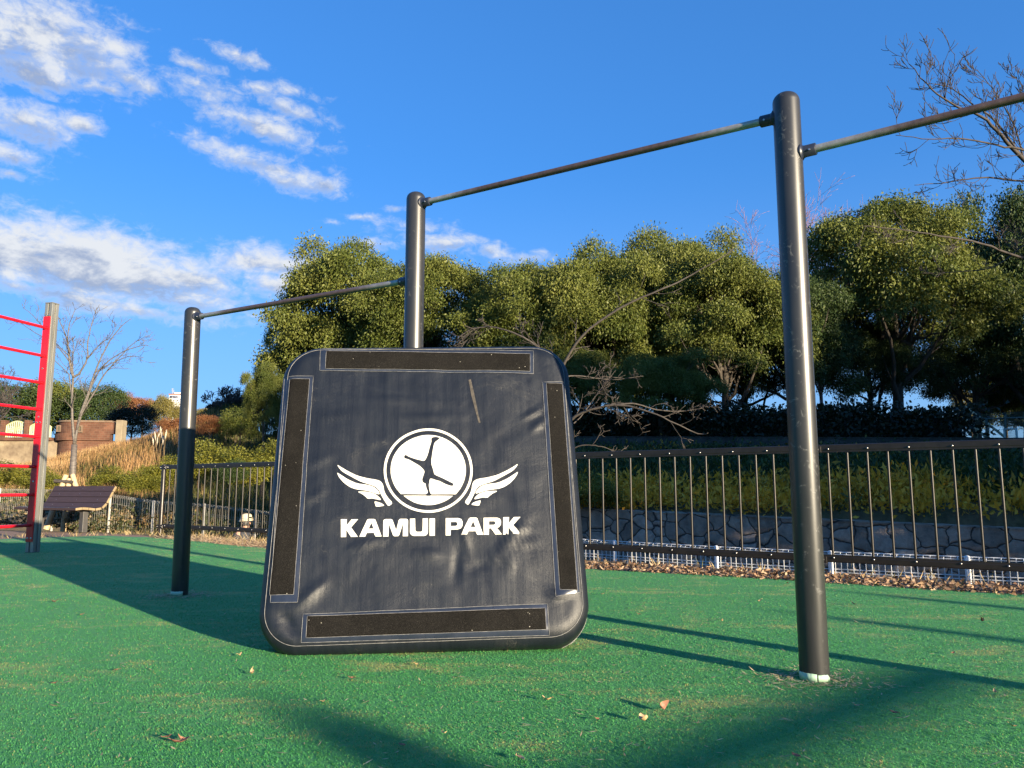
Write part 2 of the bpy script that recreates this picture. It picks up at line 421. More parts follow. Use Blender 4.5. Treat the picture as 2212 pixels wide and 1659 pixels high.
geo = N(nt, 'ShaderNodeNewGeometry'); pch, big = patch_nodes(nt, geo.outputs['Position'])
at_ = N(nt, 'ShaderNodeAttribute', attribute_name='var')
g0 = ramp(nt, at_.outputs['Fac'], [(0.0, TURF_D), (.45, TURF_G), (.9, TURF_L), (1.0, TURF_Y)])
yel = mixf(nt, 'GREATER_THAN', mixf(nt, 'MULTIPLY', pch, TURF_PATCH * 1.25), at_.outputs['Fac'])
gcol = mixc(nt, yel, g0.outputs[0], TURF_Y)
tn = ramp(nt, big, [(.35, (.92, 1.0, .92)), (.65, (1.1, 1.0, 1.08))])
gcol = mixc(nt, 1.0, gcol, tn.outputs[0], 'MULTIPLY')
nt.links.new(gcol, b.inputs['Base Color']); b.inputs['Roughness'].default_value = .6; b.inputs['Specular IOR Level'].default_value = .25
t = N(nt, 'ShaderNodeBsdfTranslucent'); nt.links.new(gcol, t.inputs['Color'])
mx = N(nt, 'ShaderNodeMixShader'); mx.inputs[0].default_value = .4
nt.links.new(b.outputs[0], mx.inputs[1]); nt.links.new(t.outputs[0], mx.inputs[2]); nt.links.new(mx.outputs[0], nt.nodes['Material Output'].inputs['Surface'])
var = np.repeat(rng.uniform(0, 1, nb), 2)
o = link('turf_grass', npmesh('turf_grass', V, Q, var), None, m); tag(o, 'short green artificial grass blades covering the playground', 'turf', kind='stuff')

# ------------------------------------------------------------------ loose leaves, straw, litter
def leaves_np(P, A, S, L, Wd, fold):
    """P base points, A axis, S side (unit, n x 3); returns verts, quads"""
    Nn = np.cross(A, S)
    mid = P + A * (L * .45)[:, None]
    Lf = mid - S * Wd[:, None] + Nn * fold[:, None]; Rt = mid + S * Wd[:, None] + Nn * fold[:, None]
    tp = P + A * L[:, None]
    V = np.stack([P, Rt, tp, Lf], 1).reshape(-1, 3)
    Q = np.arange(len(P) * 4).reshape(-1, 4)
    return V, Q
def unit(a): return a / np.maximum(np.linalg.norm(a, axis=1, keepdims=True), 1e-9)
def frame(A):
    ref = rng.normal(size=A.shape); S = np.cross(A, ref); return unit(S)

def along_edge(n, lo, hi, x0=-5.4, x1=9):
    """points between the turf edge and the low white fence"""
    X = rng.uniform(x0, x1, n); Yb = np.interp(X, ed[order, 0], ed[order, 1])
    t = rng.uniform(lo, hi, n) ** 1.0
    return X + .56 * t, Yb + .83 * t
M['litter'] = leafmat('dry fallen leaves', [(0, (.13, .07, .04)), (.35, (.28, .165, .095)), (.7, (.42, .29, .18)), (1, (.52, .41, .27))], .12, .7)
n = 21000
X, Y = along_edge(n, -.08, .58)
Z = np.maximum(terrain(X, Y), -.02) + np.abs(rng.normal(0, .02, n)) + .004
a = rng.uniform(0, 6.283, n); tl = rng.normal(0, .45, n)
A = unit(np.stack([np.cos(a), np.sin(a), tl], 1)); up = np.tile([[0, 0, 1.]], (n, 1)) + rng.normal(0, .5, (n, 3)); S = unit(np.cross(A, up))
rightness = sstep(-2, 1.5, X)
L = rng.uniform(.025, .065, n) * (.4 + .6 * rightness) + (1 - rightness) * rng.uniform(.05, .14, n); Wd = rng.uniform(.007, .015, n) * (.2 + .85 * rightness)
V, Q = leaves_np(np.stack([X, Y, Z], 1), A, S, L, Wd, rng.uniform(-.012, .015, n))
var = np.clip(rng.uniform(0, .8, n) + .3 * (1 - rightness), 0, 1)
o = link('leaf_litter', npmesh('leaf_litter', V, Q, var), None, M['litter']); tag(o, 'dry brown leaves and straw heaped along the turf edge', 'leaf litter', kind='stuff')
# straw bits strewn on the turf
n = 1500
ang = rng.uniform(-.75, .75, n); r = 1.6 * np.exp(rng.uniform(0, 1, n) * math.log(12 / 1.6)); X, Y = r * np.sin(ang), r * np.cos(ang)
ok = Y < np.interp(X, ed[order, 0], ed[order, 1]); X, Y = X[ok], Y[ok]; n = len(X)
a = rng.uniform(0, 6.283, n); A = unit(np.stack([np.cos(a), np.sin(a), rng.normal(0, .12, n)], 1)); S = unit(np.cross(A, np.tile([[0, 0, 1.]], (n, 1))))
na = 500      # worn straw ring round the feet of the posts
for (fx, fy) in ((1.19, 3.2), (-2.35, 5.64)):
    q = rng.uniform(0, 6.283, na); rr_ = .06 + np.abs(rng.normal(0, .09, na)); k_ = rng.integers(0, n, na)
    X = np.concatenate([X, fx + np.cos(q) * rr_ * 1.3]); Y = np.concatenate([Y, fy + np.sin(q) * rr_]); A = np.concatenate([A, A[k_]]); S = np.concatenate([S, S[k_]])
n = len(X)
V, Q = leaves_np(np.stack([X, Y, np.full(n, .007)], 1), A, S, rng.uniform(.012, .05, n), rng.uniform(.001, .0024, n) * (1 + .1 * np.hypot(X, Y)), rng.uniform(0, .002, n))
M['straw'] = leafmat('straw', [(0, (.38, .27, .13)), (1, (.62, .52, .33))], .1, .7)
o = link('straw_bits', npmesh('straw_bits', V, Q, rng.uniform(0, 1, n)), None, M['straw']); tag(o, 'pale bits of straw scattered over the green turf', 'straw', kind='stuff')
# thin dry grass standing along the white fence
n = 2000
X, Y = along_edge(n, .25, .95, -8.5, 8); gk = rng.uniform(0, 1, n) < 1 - .6 * sstep(-1, 1, X); X, Y = X[gk], Y[gk]; n = len(X); Z = terrain(X, Y)
a = rng.uniform(0, 6.283, n); A = unit(np.stack([np.cos(a) * .45, np.sin(a) * .45, rng.uniform(.4, 1, n)], 1)); S = frame(A)
V, Q = leaves_np(np.stack([X, Y, Z], 1), A, S, rng.uniform(.03, .16, n), rng.uniform(.002, .004, n), rng.uniform(0, .01, n))
o = link('dry_grass', npmesh('dry_grass', V, Q, rng.uniform(0, 1, n)), None, leafmat('dry verge grass', [(0, (.10, .12, .035)), (.4, (.33, .24, .10)), (1, (.58, .43, .22))], .2, .7)); tag(o, 'thin dry grass standing along the foot of the fences', 'grass', kind='stuff')

# countable fallen leaves lying on the turf
def curled_leaf(name, L, Wd, curl, seedv):
    r2 = random.Random(seedv); mb = MB(); vs = []; nseg = 8
    for i in range(nseg + 1):
        t = i / nseg; w = Wd * math.sin(math.pi * min(1, t * .92 + .05)) ** .8
        x = L * (t - .5); z = curl * (t - .5) ** 2 * 4 * L + .004
        for j in (-1, -.5, 0, .5, 1):
            vs.append((x, j * w, z + abs(j) * w * .55 + r2.uniform(-.002, .002)))
    fs = [(i*5+j, i*5+j+1, (i+1)*5+j+1, (i+1)*5+j) for i in range(nseg) for j in range(4)]
    mb.add(vs, fs); mb.tube([(-L*.5, 0, curl*L+.004), (-L*.62, .003, curl*L+.01), (-L*.75, .01, curl*L+.008)], .0014, 5)
    return mb.mesh(name, True)
leafm = [surf('brown fallen leaf', (.20, .085, .05), (.36, .17, .10), 30, .6, bmp=.2), surf('tan fallen leaf', (.42, .27, .13), (.58, .42, .24), 30, .65, bmp=.2), surf('dark fallen leaf', (.04, .025, .018), (.09, .055, .035), 30, .6)]
spots = [ # x, y photo px, length m, material, curl, label
 (386, 1612, .075, 0, .25, 'large curled reddish brown leaf lying in the front of the turf'),
 (396, 1606, .06, 0, .4, 'small reddish leaf tucked against the large curled brown leaf'),
 (362, 1599, .045, 0, .15, 'small pinkish leaf just beside the large curled brown leaf'),
 (672, 1415, .055, 1, .35, 'yellow tan leaf at the lower left foot of the black mat'),
 (1428, 1536, .075, 0, .5, 'upright orange brown leaf standing on edge on the turf'),
 (1392, 1563, .075, 1, .4, 'tan curled leaf in front of the upright orange brown leaf'),
 (1123, 1646, .08, 1, .05, 'long pale flat leaf at the very front of the turf'),
 (868, 1617, .05, 0, .1, 'small brown leaf lying in the blurred shadow band at the front'),
 (519, 1420, .04, 1, .4, 'small pale leaf on the sunny turf left of the mat'),
 (117, 1303, .06, 0, .4, 'orange brown leaf on the turf below the mat shadow'),
 (176, 1331, .035, 0, .1, 'tiny brown leaf near the edge of the mat shadow'),
 (1846, 1309, .06, 2, .5, 'dark shrivelled leaf on the turf right of the front post'),
 (2123, 1346, .05, 2, .7, 'almost black crumpled leaf on the far right turf'),
]
for k, (px, py, L, mi, cu, lab) in enumerate(spots):
    o = link('fallen_leaf', curled_leaf('fallen_leaf', L, L * random.uniform(.2, .3), cu, k), None, leafm[mi])
    p = ground(px, py); o.location = (p.x, p.y, .007); o.scale = (.62, .62, .62); o.rotation_euler = (random.uniform(-.2, .2), random.uniform(-.15, .15), random.uniform(0, 6.3))
    if k == 4: o.rotation_euler = (1.0, -.35, .9); o.location.z = .014
    tag(o, lab, 'leaf', 'fallen leaves on the turf')
mesh_a = [link('fallen_leaf', curled_leaf('fallen_leaf', .05, .012, .3, 40), None, leafm[1]), link('fallen_leaf', curled_leaf('fallen_leaf', .04, .012, .2, 41), None, leafm[0])]
small = [(1300, 1286), (1480, 1262), (1640, 1302), (1380, 1330), (1560, 1345), (1700, 1262), (1900, 1262), (2010, 1290), (2080, 1315), (1960, 1352), (1180, 1517), (1290, 1560), (1850, 1530), (1930, 1545), (2150, 1500), (760, 1470), (545, 1459), (250, 1452), (700, 1520), (120, 1480), (960, 1590), (1720, 1640), (2190, 1575), (2060, 1415), (900, 1440)]
for k, (px, py) in enumerate(small):
    o = mesh_a[k] if k < 2 else mesh_a[k % 2].copy()
    if k >= 2: C.objects.link(o)
    p = ground(px, py); s_ = random.uniform(.4, .8); o.location = (p.x, p.y, .006); o.scale = (s_, s_, s_); o.rotation_euler = (random.uniform(-.3, .3), random.uniform(-.2, .2), random.uniform(0, 6.3))
    tag(o, 'little dry leaf scrap, one of the many strewn singly over the open turf', 'leaf', 'little leaf scraps on the turf')
# ------------------------------------------------------------------ pull-up bar station
m, nt, b = newmat('charcoal post paint')
v = coord(nt); mp = N(nt, 'ShaderNodeMapping'); mp.inputs['Scale'].default_value = (1, 1, .12); nt.links.new(v, mp.inputs['Vector'])
n1 = noise_n(nt, 22, 6, .6, mp.outputs[0]); c1 = ramp(nt, n1.outputs['Fac'], [(.3, (.015, .0155, .0165)), (.75, (.027, .027, .028))])
n2 = noise_n(nt, 26, 8, .72, v, 1.2)       # scuffs and chips
mk_ = ramp(nt, n2.outputs['Fac'], [(.57, 0), (.68, 1)])
mp2 = N(nt, 'ShaderNodeMapping'); mp2.inputs['Scale'].default_value = (3, 3, .5); nt.links.new(v, mp2.inputs['Vector'])
n3 = noise_n(nt, 3.5, 3, .5, mp2.outputs[0]); mk2 = ramp(nt, n3.outputs['Fac'], [(.48, 0), (.62, 1)])
scf = mixf(nt, 'MULTIPLY', mixf(nt, 'MULTIPLY', mk_.outputs[0], mk2.outputs[0]), .6)
nt.links.new(mixc(nt, scf, c1.outputs[0], (.22, .22, .21)), b.inputs['Base Color'])
b.inputs['Roughness'].default_value = .36; b.inputs['Specular IOR Level'].default_value = .6
mr = N(nt, 'ShaderNodeMapRange'); mr.inputs[3].default_value = .28; mr.inputs[4].default_value = .46; nt.links.new(n1.outputs['Fac'], mr.inputs[0])
nt.links.new(mixf(nt, 'ADD', mr.outputs[0], mixf(nt, 'MULTIPLY', scf, .4)), b.inputs['Roughness'])
bump(nt, b, n2.outputs['Fac'], .05, .002)
M['post'] = m
M['socket'] = surf('navy black socket paint', (.012, .016, .03), (.02, .024, .04), 20, .4, bmp=.05)
M['bolt'] = surf('bolt steel', (.30, .29, .28), (.5, .48, .46), 60, .35, .9, bmp=.05)
M['tape'] = surf('mint tape', (.30, .46, .32), (.42, .58, .42), 14, .55, bmp=.08)
m, nt, b = newmat('worn steel bar')
v = coord(nt)
att = N(nt, 'ShaderNodeAttribute', attribute_name='along')
n1 = noise_n(nt, 30, 6, .7, v); n2 = noise_n(nt, 6, 5, .6, v)
# grip zone in the middle of each bar is rusty brown, the ends bare grey steel
g = mixf(nt, 'ADD', att.outputs['Fac'], mixf(nt, 'MULTIPLY', mixf(nt, 'SUBTRACT', n2.outputs['Fac'], .5), .5))
rz_ = ramp(nt, g, [(.25, 0), (.5, .75), (.75, .9)])
rust = ramp(nt, n1.outputs['Fac'], [(.3, (.055, .026, .02)), (.7, (.13, .066, .05))]); bare = ramp(nt, n1.outputs['Fac'], [(.3, (.24, .235, .23)), (.7, (.40, .39, .38))])
nt.links.new(mixc(nt, rz_.outputs[0], bare.outputs[0], rust.outputs[0]), b.inputs['Base Color'])
b.inputs['Metallic'].default_value = .35; b.inputs['Roughness'].default_value = .42
bump(nt, b, n1.outputs['Fac'], .1, .002)
M['bar'] = m

RP = .0572
pR = ground(1760, 1467); pL = ground(388, 1285)
YM = 4.47; pM = Vector((at(899, 418, YM).x, YM, 0))
dirB = (pR - pL).normalized()
p4 = pR + dirB * (pR - pM).length
station = thing('pull_up_bar', 'three tall charcoal posts joined by stepped rusty steel pull up bars', 'pull-up bars', (pM.x, pM.y, 0))
off = Vector((pM.x, pM.y, 0))
tops = {'L': (pL, at(417, 664, pL.y)), 'M': (pM, at(899, 416, pM.y)), 'R': (pR, at(1697, 202, pR.y)), 'X': (p4, Vector((p4.x, p4.y, 2.1)))}
posts = {}
for k in 'LMRX':
    a, t = tops[k]; h = t.z; lean = (t - a); lean.z = 0
    prof = [(RP * .97, -.01), (RP, 0), (RP, h - .045)] + [(RP * .02 + (RP * .98) * math.cos(q) ** .75 if q < 1.5 else .001, h - .045 + .045 * math.sin(q)) for q in np.linspace(.12, math.pi / 2, 9)]
    mb = MB().lathe(prof, 48, a - off)
    # the post's real lean out of plumb
    mb.v = [(x + lean.x * z / h, y, z) for x, y, z in mb.v]
    posts[k] = mb.build('post', M['post'], station, True, auto=50)
def post_axis(k, z):
    a, t = tops[k]; f = z / t.z; return Vector((a.x + (t.x - a.x) * f, a.y, z))
def add_bar(k1, k2, y1, y2, x1=None, x2=None, zfix=None):
    z1 = at(x1, y1, tops[k1][0].y).z if zfix is None else zfix[0]; z2 = at(x2, y2, tops[k2][0].y).z if zfix is None else zfix[1]
    a = post_axis(k1, z1); c = post_axis(k2, z2); d = (c - a).normalized(); L = (c - a).length
    n_ = 40; pts = [a + d * (RP * .8 + (L - RP * 1.6) * i / n_) - off for i in range(n_ + 1)]
    mb = MB().tube(pts, .0168, 20)
    me = mb.mesh('bar', True); o = link('bar', me, station, M['bar']); me.set_sharp_from_angle(angle=R(50))
    al = []
    for v_ in me.vertices:
        t = (Vector(v_.co) + off - a).dot(d) / L; al.append(max(0, 1 - abs(t - .5) / .5) * 1.35)
    at2 = me.attributes.new('along', 'FLOAT', 'POINT'); at2.data.foreach_set('value', np.array(al, dtype=np.float32))
    for e, dd, k in ((a, d, k1), (c, -d, k2)):
        # welded socket: fillet at the post, a sleeve, a set screw
        q = e - off
        s_ = MB().tube([q + dd * .040, q + dd * .056, q + dd * .061, q + dd * .068, q + dd * .112, q + dd * .115], [.036, .036, .0285, .0258, .0258, .0235], 24)
        so_ = s_.build('socket', M['socket'], posts[k], True, auto=40)
        side = dd.cross(Vector((0, 0, 1))).normalized()
        if side.y > 0: side = -side
        pp = q + dd * .092 + side * .0245 - Vector((0, 0, .006))
        MB().tube([pp, pp + side * .0035], [.005, .0045], 10).build('screw', M['bolt'], posts[k], True, auto=40)
add_bar('L', 'M', 686, 604, 425, 890)
add_bar('M', 'R', 442, 250, 910, 1680)
zr = at(1728, 336, pR.y).z; add_bar('R', 'X', 0, 0, zfix=(zr, zr + .03))
# green tape round the foot of the posts
def tape(k, a0, a1, z0, z1, cut):
    a = tops[k][0] - off; vs = []; n_ = 24; r_ = RP + .0016
    for i in range(n_ + 1):
        q = a0 + (a1 - a0) * i / n_
        top = z1 - cut * max(0, (i / n_ - .72) / .28) + random.uniform(-.0008, .0008)
        for z in (z0, top): vs.append((a.x + r_ * math.cos(q), a.y + r_ * math.sin(q), z))
    fs = [(2*i, 2*i+2, 2*i+3, 2*i+1) for i in range(n_)]
    o = MB().add(vs, fs).build('tape_band', M['tape'], posts[k], True)
    s_ = o.modifiers.new('thick', 'SOLIDIFY'); s_.thickness = .0012; s_.offset = 1
tape('R', R(178), R(258), .002, .032, .002); tape('R', R(262), R(318), .002, .028, .014)
tape('L', R(185), R(312), .002, .03, .0)

# ------------------------------------------------------------------ the padded mat
MAT_YAW, MAT_LEAN, MAT_T = R(3.6), R(19.5), .23
mo = Vector((ground(915, 1403, .03).x, ground(915, 1403, .03).y, .03))
Um = Vector((math.cos(MAT_YAW), math.sin(MAT_YAW), 0))
back = Vector((-math.sin(MAT_YAW), math.cos(MAT_YAW), 0))
Vm = back * math.sin(MAT_LEAN) + Vector((0, 0, math.cos(MAT_LEAN)))
Nm = (-back) * math.cos(MAT_LEAN) + Vector((0, 0, math.sin(MAT_LEAN)))
ROLL = R(1.3)
Um, Vm = Um * math.cos(ROLL) + Vm * math.sin(ROLL), Vm * math.cos(ROLL) - Um * math.sin(ROLL)
cpos = Vector((0, 0, CAMZ))
def matuv(px, py):
    d = ray(px, py); t = (mo - cpos).dot(Nm) / d.dot(Nm); p = cpos + d * t - mo
    return p.dot(Um), p.dot(Vm)
ul = matuv(563, 1300)[0]; ur = matuv(1269, 1300)[0]; vt = matuv(930, 745)[1]; ub = matuv(600, 850)[0], matuv(1231, 850)[0]
print('MAT', ul, ur, vt, ub)
UA = (ur - ul) / 2 * 1.022; UC = (ur + ul) / 2; VB = vt / 2 + .008
RC = .20
def rr_outline(delta, M_):
    """rounded square inset by delta, M_ points by equal steps round the outline"""
    a, b_ = UA - delta, VB - delta; r_ = max(RC - delta, min(.02, a * .5, b_ * .5))
    pts = []
    q = M_ // 4
    for c_, (sx, sy, a0) in enumerate(((1, 1, 0), (-1, 1, 90), (-1, -1, 180), (1, -1, 270))):
        for i in range(q):
            t = i / q
            # each quarter: half side, arc, half side
            if c_ in (0, 2): l1, l2 = b_ - r_, a - r_
            else: l1, l2 = a - r_, b_ - r_
            arc = r_ * math.pi / 2
            T = [.30, .40, .30]
            if t < T[0]:
                f = t / T[0]; ph = 0; ext = l1 * f
            elif t < T[0] + T[1]: ph = (t - T[0]) / T[1]; f = None
            else: f = (t - T[0] - T[1]) / T[2]; ph = 1
            cx, cy = sx * (a - r_), sy * (b_ - r_)
            ang = R(a0) + ph * math.pi / 2
            x, y = cx + r_ * math.cos(ang), cy + r_ * math.sin(ang)
            if ph == 0 and f is not None:   # straight part before the arc
                tx, ty = -math.sin(R(a0)), math.cos(R(a0)); x -= tx * l1 * (1 - f); y -= ty * l1 * (1 - f)
            if ph == 1 and f is not None:
                tx, ty = -math.sin(R(a0 + 90)), math.cos(R(a0 + 90)); x += tx * l2 * f; y += ty * l2 * f
            pts.append((x, y))
    return pts
def sdf(u, v):
    x, y = abs(u - UC) - (UA - RC), abs(v - VB) - (VB - RC)
    return min(max(x, y), 0) + math.hypot(max(x, 0), max(y, 0)) - RC
creases = [((1068,1210),(1140,1120),.016,.006), ((1095,1235),(1110,1195),.018,.005), ((1010,1235),(1060,1215),.012,-.004), ((700,905),(760,895),.01,.004), ((860,905),(1010,900),.010,.003),
 ((1130,905),(1175,880),.012,.005), ((1150,930),(1180,905),.014,.006), ((640,1310),(700,1260),.03,.006), ((610,1330),(640,1375),.02,-.006), ((1195,1290),(1240,1275),.02,.008), ((760,1180),(830,1170),.012,.004),
 ((1120,1180),(1170,1165),.012,.004), ((900,1195),(960,1200),.02,.004), ((980,1260),(990,1190),.02,-.004), ((720,860),(1000,872),.012,.002), ((1050,1150),(1160,1140),.012,.003), ((660,1010),(720,985),.014,.003), ((655,1090),(700,1060),.014,.003),((1000,1130),(1010,1190),.018,.004)]
cre = [(Vector(matuv(*a)), Vector(matuv(*c)), w, h * 2.2) for a, c, w, h in creases]
def wrinkle(u, v):
    z = noise.fractal(Vector((u * 2.6, v * 2.0, 1.7)), 1, 2.1, 4) * .0075
    z += noise.noise(Vector((u * 14, v * 1.4, 5))) * .0011 + noise.fractal(Vector((u * 9, v * 9, 9)), 1, 2, 3) * .0022
    p = Vector((u, v))
    for a, c, w, h in cre:
        d = c - a; L2 = d.length_squared; t = max(0, min(1, (p - a).dot(d) / L2)); q = (p - a - d * t).length
        if q < w * 3: z += h * math.exp(-(q / w) ** 2) * (.35 + .65 * math.sin(math.pi * min(max(t, .05), .95)))
    return z
PE = .085
def mat_w(d):
    if d <= -PE: return 0.0
    f = min(1, (PE + d) / PE); return -.075 * (1 - math.sqrt(max(0, 1 - f * f)))
def mat_pt(u, v, off_=0.0):
    d = sdf(u, v); k = sstep(-.02, -.16, d)
    w = mat_w(d) + wrinkle(u, v) * float(.4 + .6 * k) + off_ + .012 * (1 - ((u - UC) / UA) ** 2) * (1 - ((v - VB) / VB) ** 2)
    return mo + Um * u + Vm * v + Nm * w
MR = 400
dl = [0, .004, .010, .018, .028, .04, .055, .07, .085, .10, .12]
while dl[-1] < UA - .03: dl.append(dl[-1] + .021)
V = []; rings = []
# back face edge, sides, then the front rings inwards
seq = [('back', .06), ('back', .03), ('back', .01)] + [('side', t) for t in (.97, .93, .8, .6, .4, .25, .12)] + [('front', d) for d in dl]
for kind, t in seq:
    ring = []
    if kind == 'front':
        for x, y in rr_outline(t, MR):
            V.append(mat_pt(x + UC, y + VB)); ring.append(len(V) - 1)
    else:
        ins = t if kind == 'back' else .0
        for x, y in rr_outline(ins if kind == 'back' else (.02 if t > .95 else (.006 if t > .9 else -.004 * math.sin(math.pi * t))), MR):
            dep = MAT_T if kind == 'back' else (.075 + (MAT_T - .075) * t)
            wv = noise.noise(Vector((x * 7, y * 7, t * 3))) * .004
            V.append(mo + Um * (x + UC) + Vm * (y + VB) - Nm * (dep + wv * 0.5) + (Um * x + Vm * y).normalized() * wv); ring.append(len(V) - 1)
    rings.append(ring)
faces = []
print('ext', UA, VB)
for a_, c_ in zip(rings[:-1], rings[1:]):
    for i in range(MR):
        j = (i + 1) % MR; faces.append((a_[i], a_[j], c_[j], c_[i]))
faces.append(tuple(rings[0][::-1]))
V.append(mat_pt(UC, VB)); cc = len(V) - 1
for i in range(MR): faces.append((rings[-1][i], rings[-1][(i + 1) % MR], cc))

m, nt, b = newmat('black vinyl')
geo = N(nt, 'ShaderNodeNewGeometry')
def dotn(vec):
    n_ = N(nt, 'ShaderNodeVectorMath', operation='DOT_PRODUCT'); nt.links.new(geo.outputs['Position'], n_.inputs[0]); n_.inputs[1].default_value = vec; return n_.outputs['Value']
cu, cv = dotn(Um), dotn(Vm)
cb = N(nt, 'ShaderNodeCombineXYZ'); nt.links.new(cu, cb.inputs[0]); nt.links.new(cv, cb.inputs[1]); vec = cb.outputs[0]
def scaled(sx, sy):
    mp = N(nt, 'ShaderNodeMapping'); mp.inputs['Scale'].default_value = (sx, sy, 1); nt.links.new(vec, mp.inputs['Vector']); return mp.outputs[0]
band = noise_n(nt, 1, 5, .6, scaled(26, 1.6)); smear = noise_n(nt, 1, 6, .65, scaled(3.2, 4.5), .6); weave = noise_n(nt, 1, 3, .7, scaled(900, 260)); weave2 = noise_n(nt, 1, 3, .7, scaled(240, 800))
base = ramp(nt, smear.outputs['Fac'], [(.3, MAT_C1), (.55, MAT_C2), (.75, MAT_C3)])
dust = ramp(nt, band.outputs['Fac'], [(.35, (.82, .82, .85)), (.7, (1.25, 1.22, 1.15))])
wv_ = mixf(nt, 'ADD', weave.outputs['Fac'], weave2.outputs['Fac'])
wr = ramp(nt, mixf(nt, 'MULTIPLY', wv_, .5), [(.3, .72), (.7, 1.25)])
c_ = mixc(nt, 1.0, mixc(nt, 1.0, base.outputs[0], dust.outputs[0], 'MULTIPLY'), wr.outputs[0], 'MULTIPLY')
# scratches
vor = N(nt, 'ShaderNodeTexVoronoi', feature='DISTANCE_TO_EDGE'); vor.inputs['Scale'].default_value = 5; wp = noise_n(nt, 6, 3, .5, vec)
va = N(nt, 'ShaderNodeVectorMath', operation='ADD'); nt.links.new(vec, va.inputs[0]); nt.links.new(wp.outputs['Color'], va.inputs[1]); nt.links.new(va.outputs[0], vor.inputs['Vector'])
sc1 = ramp(nt, vor.outputs['Distance'], [(.004, 1), (.012, 0)]); gate = ramp(nt, smear.outputs['Fac'], [(.56, 0), (.62, 1)])
c_ = mixc(nt, mixf(nt, 'MULTIPLY', mixf(nt, 'MULTIPLY', sc1.outputs[0], gate.outputs[0]), .14), c_, (.20, .19, .16))
nt.links.new(c_, b.inputs['Base Color'])
mr = N(nt, 'ShaderNodeMapRange'); mr.inputs[3].default_value = .34; mr.inputs[4].default_value = .56; nt.links.new(band.outputs['Fac'], mr.inputs[0]); nt.links.new(mr.outputs[0], b.inputs['Roughness'])
b.inputs['Specular IOR Level'].default_value = .42
hb = mixf(nt, 'ADD', mixf(nt, 'MULTIPLY', wv_, .12), mixf(nt, 'ADD', smear.outputs['Fac'], mixf(nt, 'MULTIPLY', band.outputs['Fac'], .5)))
bump(nt, b, hb, .35, .012)
M['vinyl'] = m
M['patch'] = surf('smooth navy vinyl', (.012, .017, .030), (.022, .028, .046), 6, .3, bmp=.12, bd=.003)
M['thread'] = surf('pale welded seam', (.12, .12, .12), (.30, .29, .28), 40, .5, bmp=.1)
M['print'] = surf('white print', (.50, .48, .42), (.74, .73, .67), 16, .55, bmp=.06)
M['scuff'] = surf('tan scuff', (.035, .030, .024), (.085, .072, .056), 50, .7)
m, nt, b = newmat('hook and loop fabric')
v = coord(nt); n1 = noise_n(nt, 320, 3, .8, v); n2 = noise_n(nt, 7, 4, .6, v)
r1 = ramp(nt, n1.outputs['Fac'], [(.35, (.004, .0038, .0036)), (.55, (.011, .0102, .0093)), (.75, (.052, .047, .042))]); r2 = ramp(nt, n2.outputs['Fac'], [(.3, .75), (.7, 1.15)])
vl = N(nt, 'ShaderNodeTexVoronoi'); vl.inputs['Scale'].default_value = 34; nt.links.new(v, vl.inputs['Vector']); lint = ramp(nt, vl.outputs['Distance'], [(.05, 1), (.09, 0)]); ng = noise_n(nt, 11, 2, .5, v); lg_ = ramp(nt, ng.outputs['Fac'], [(.56, 0), (.60, 1)])
nt.links.new(mixc(nt, mixf(nt, 'MULTIPLY', lint.outputs[0], lg_.outputs[0]), mixc(nt, 1.0, r1.outputs[0], r2.outputs[0], 'MULTIPLY'), (.35, .33, .28)), b.inputs['Base Color']); b.inputs['Roughness'].default_value = .95; b.inputs['Specular IOR Level'].default_value = .1
bump(nt, b, n1.outputs['Fac'], .9, .004); M['velcro'] = m

mat = thing('crash_mat', 'big square black padded mat with white winged emblem leaning on a post', 'mat', tuple(mo))
def mlocal(V_): return [Vector(p) - mo for p in V_]
me = bpy.data.meshes.new('cover'); me.from_pydata([tuple(p) for p in mlocal(V)], [], faces)
me.polygons.foreach_set('use_smooth', np.ones(len(me.polygons), dtype=bool)); me.update()
bm = bmesh.new(); bm.from_mesh(me); bmesh.ops.recalc_face_normals(bm, faces=bm.faces); bm.to_mesh(me); bm.free()
link('cover', me, mat, M['vinyl'])
def quad_grid(name, quad, m_, off_, nu, nv, thick=0.0, parent=None):
    """a sheet over the mat face between four photo corners (clockwise from top left)"""
    q = [Vector(matuv(*p)) for p in quad]; vs = []
    for j in range(nv + 1):
        for i in range(nu + 1):
            s_, t_ = i / nu, j / nv
            p = (q[0].lerp(q[1], s_)).lerp(q[3].lerp(q[2], s_), t_)
            rim = 0.0 if (0 < i < nu and 0 < j < nv) else -thick
            vs.append(mat_pt(p.x, p.y, off_ + rim) - mo)
    fs = [(j*(nu+1)+i, (j+1)*(nu+1)+i, (j+1)*(nu+1)+i+1, j*(nu+1)+i+1) for j in range(nv) for i in range(nu)]
    return MB().add(vs, fs).build(name, m_, parent or mat, True)
strips = [
 ([(692,750),(1152,758),(1152,808),(691,801)], [(705,757),(1145,765),(1145,803),(703,797)]),          # top
 ([(612,813),(677,813),(644,1302),(584,1302)], [(626,819),(669,819),(635,1285),(582,1286)]),          # left side
 ([(1172,826),(1220,824),(1253,1280),(1200,1290)], [(1180,828),(1215,828),(1247,1275),(1209,1275)]),  # right side
 ([(655,1327),(1182,1305),(1187,1372),(650,1388)], [(664,1331),(1177,1314),(1180,1360),(661,1378)]),  # bottom
]
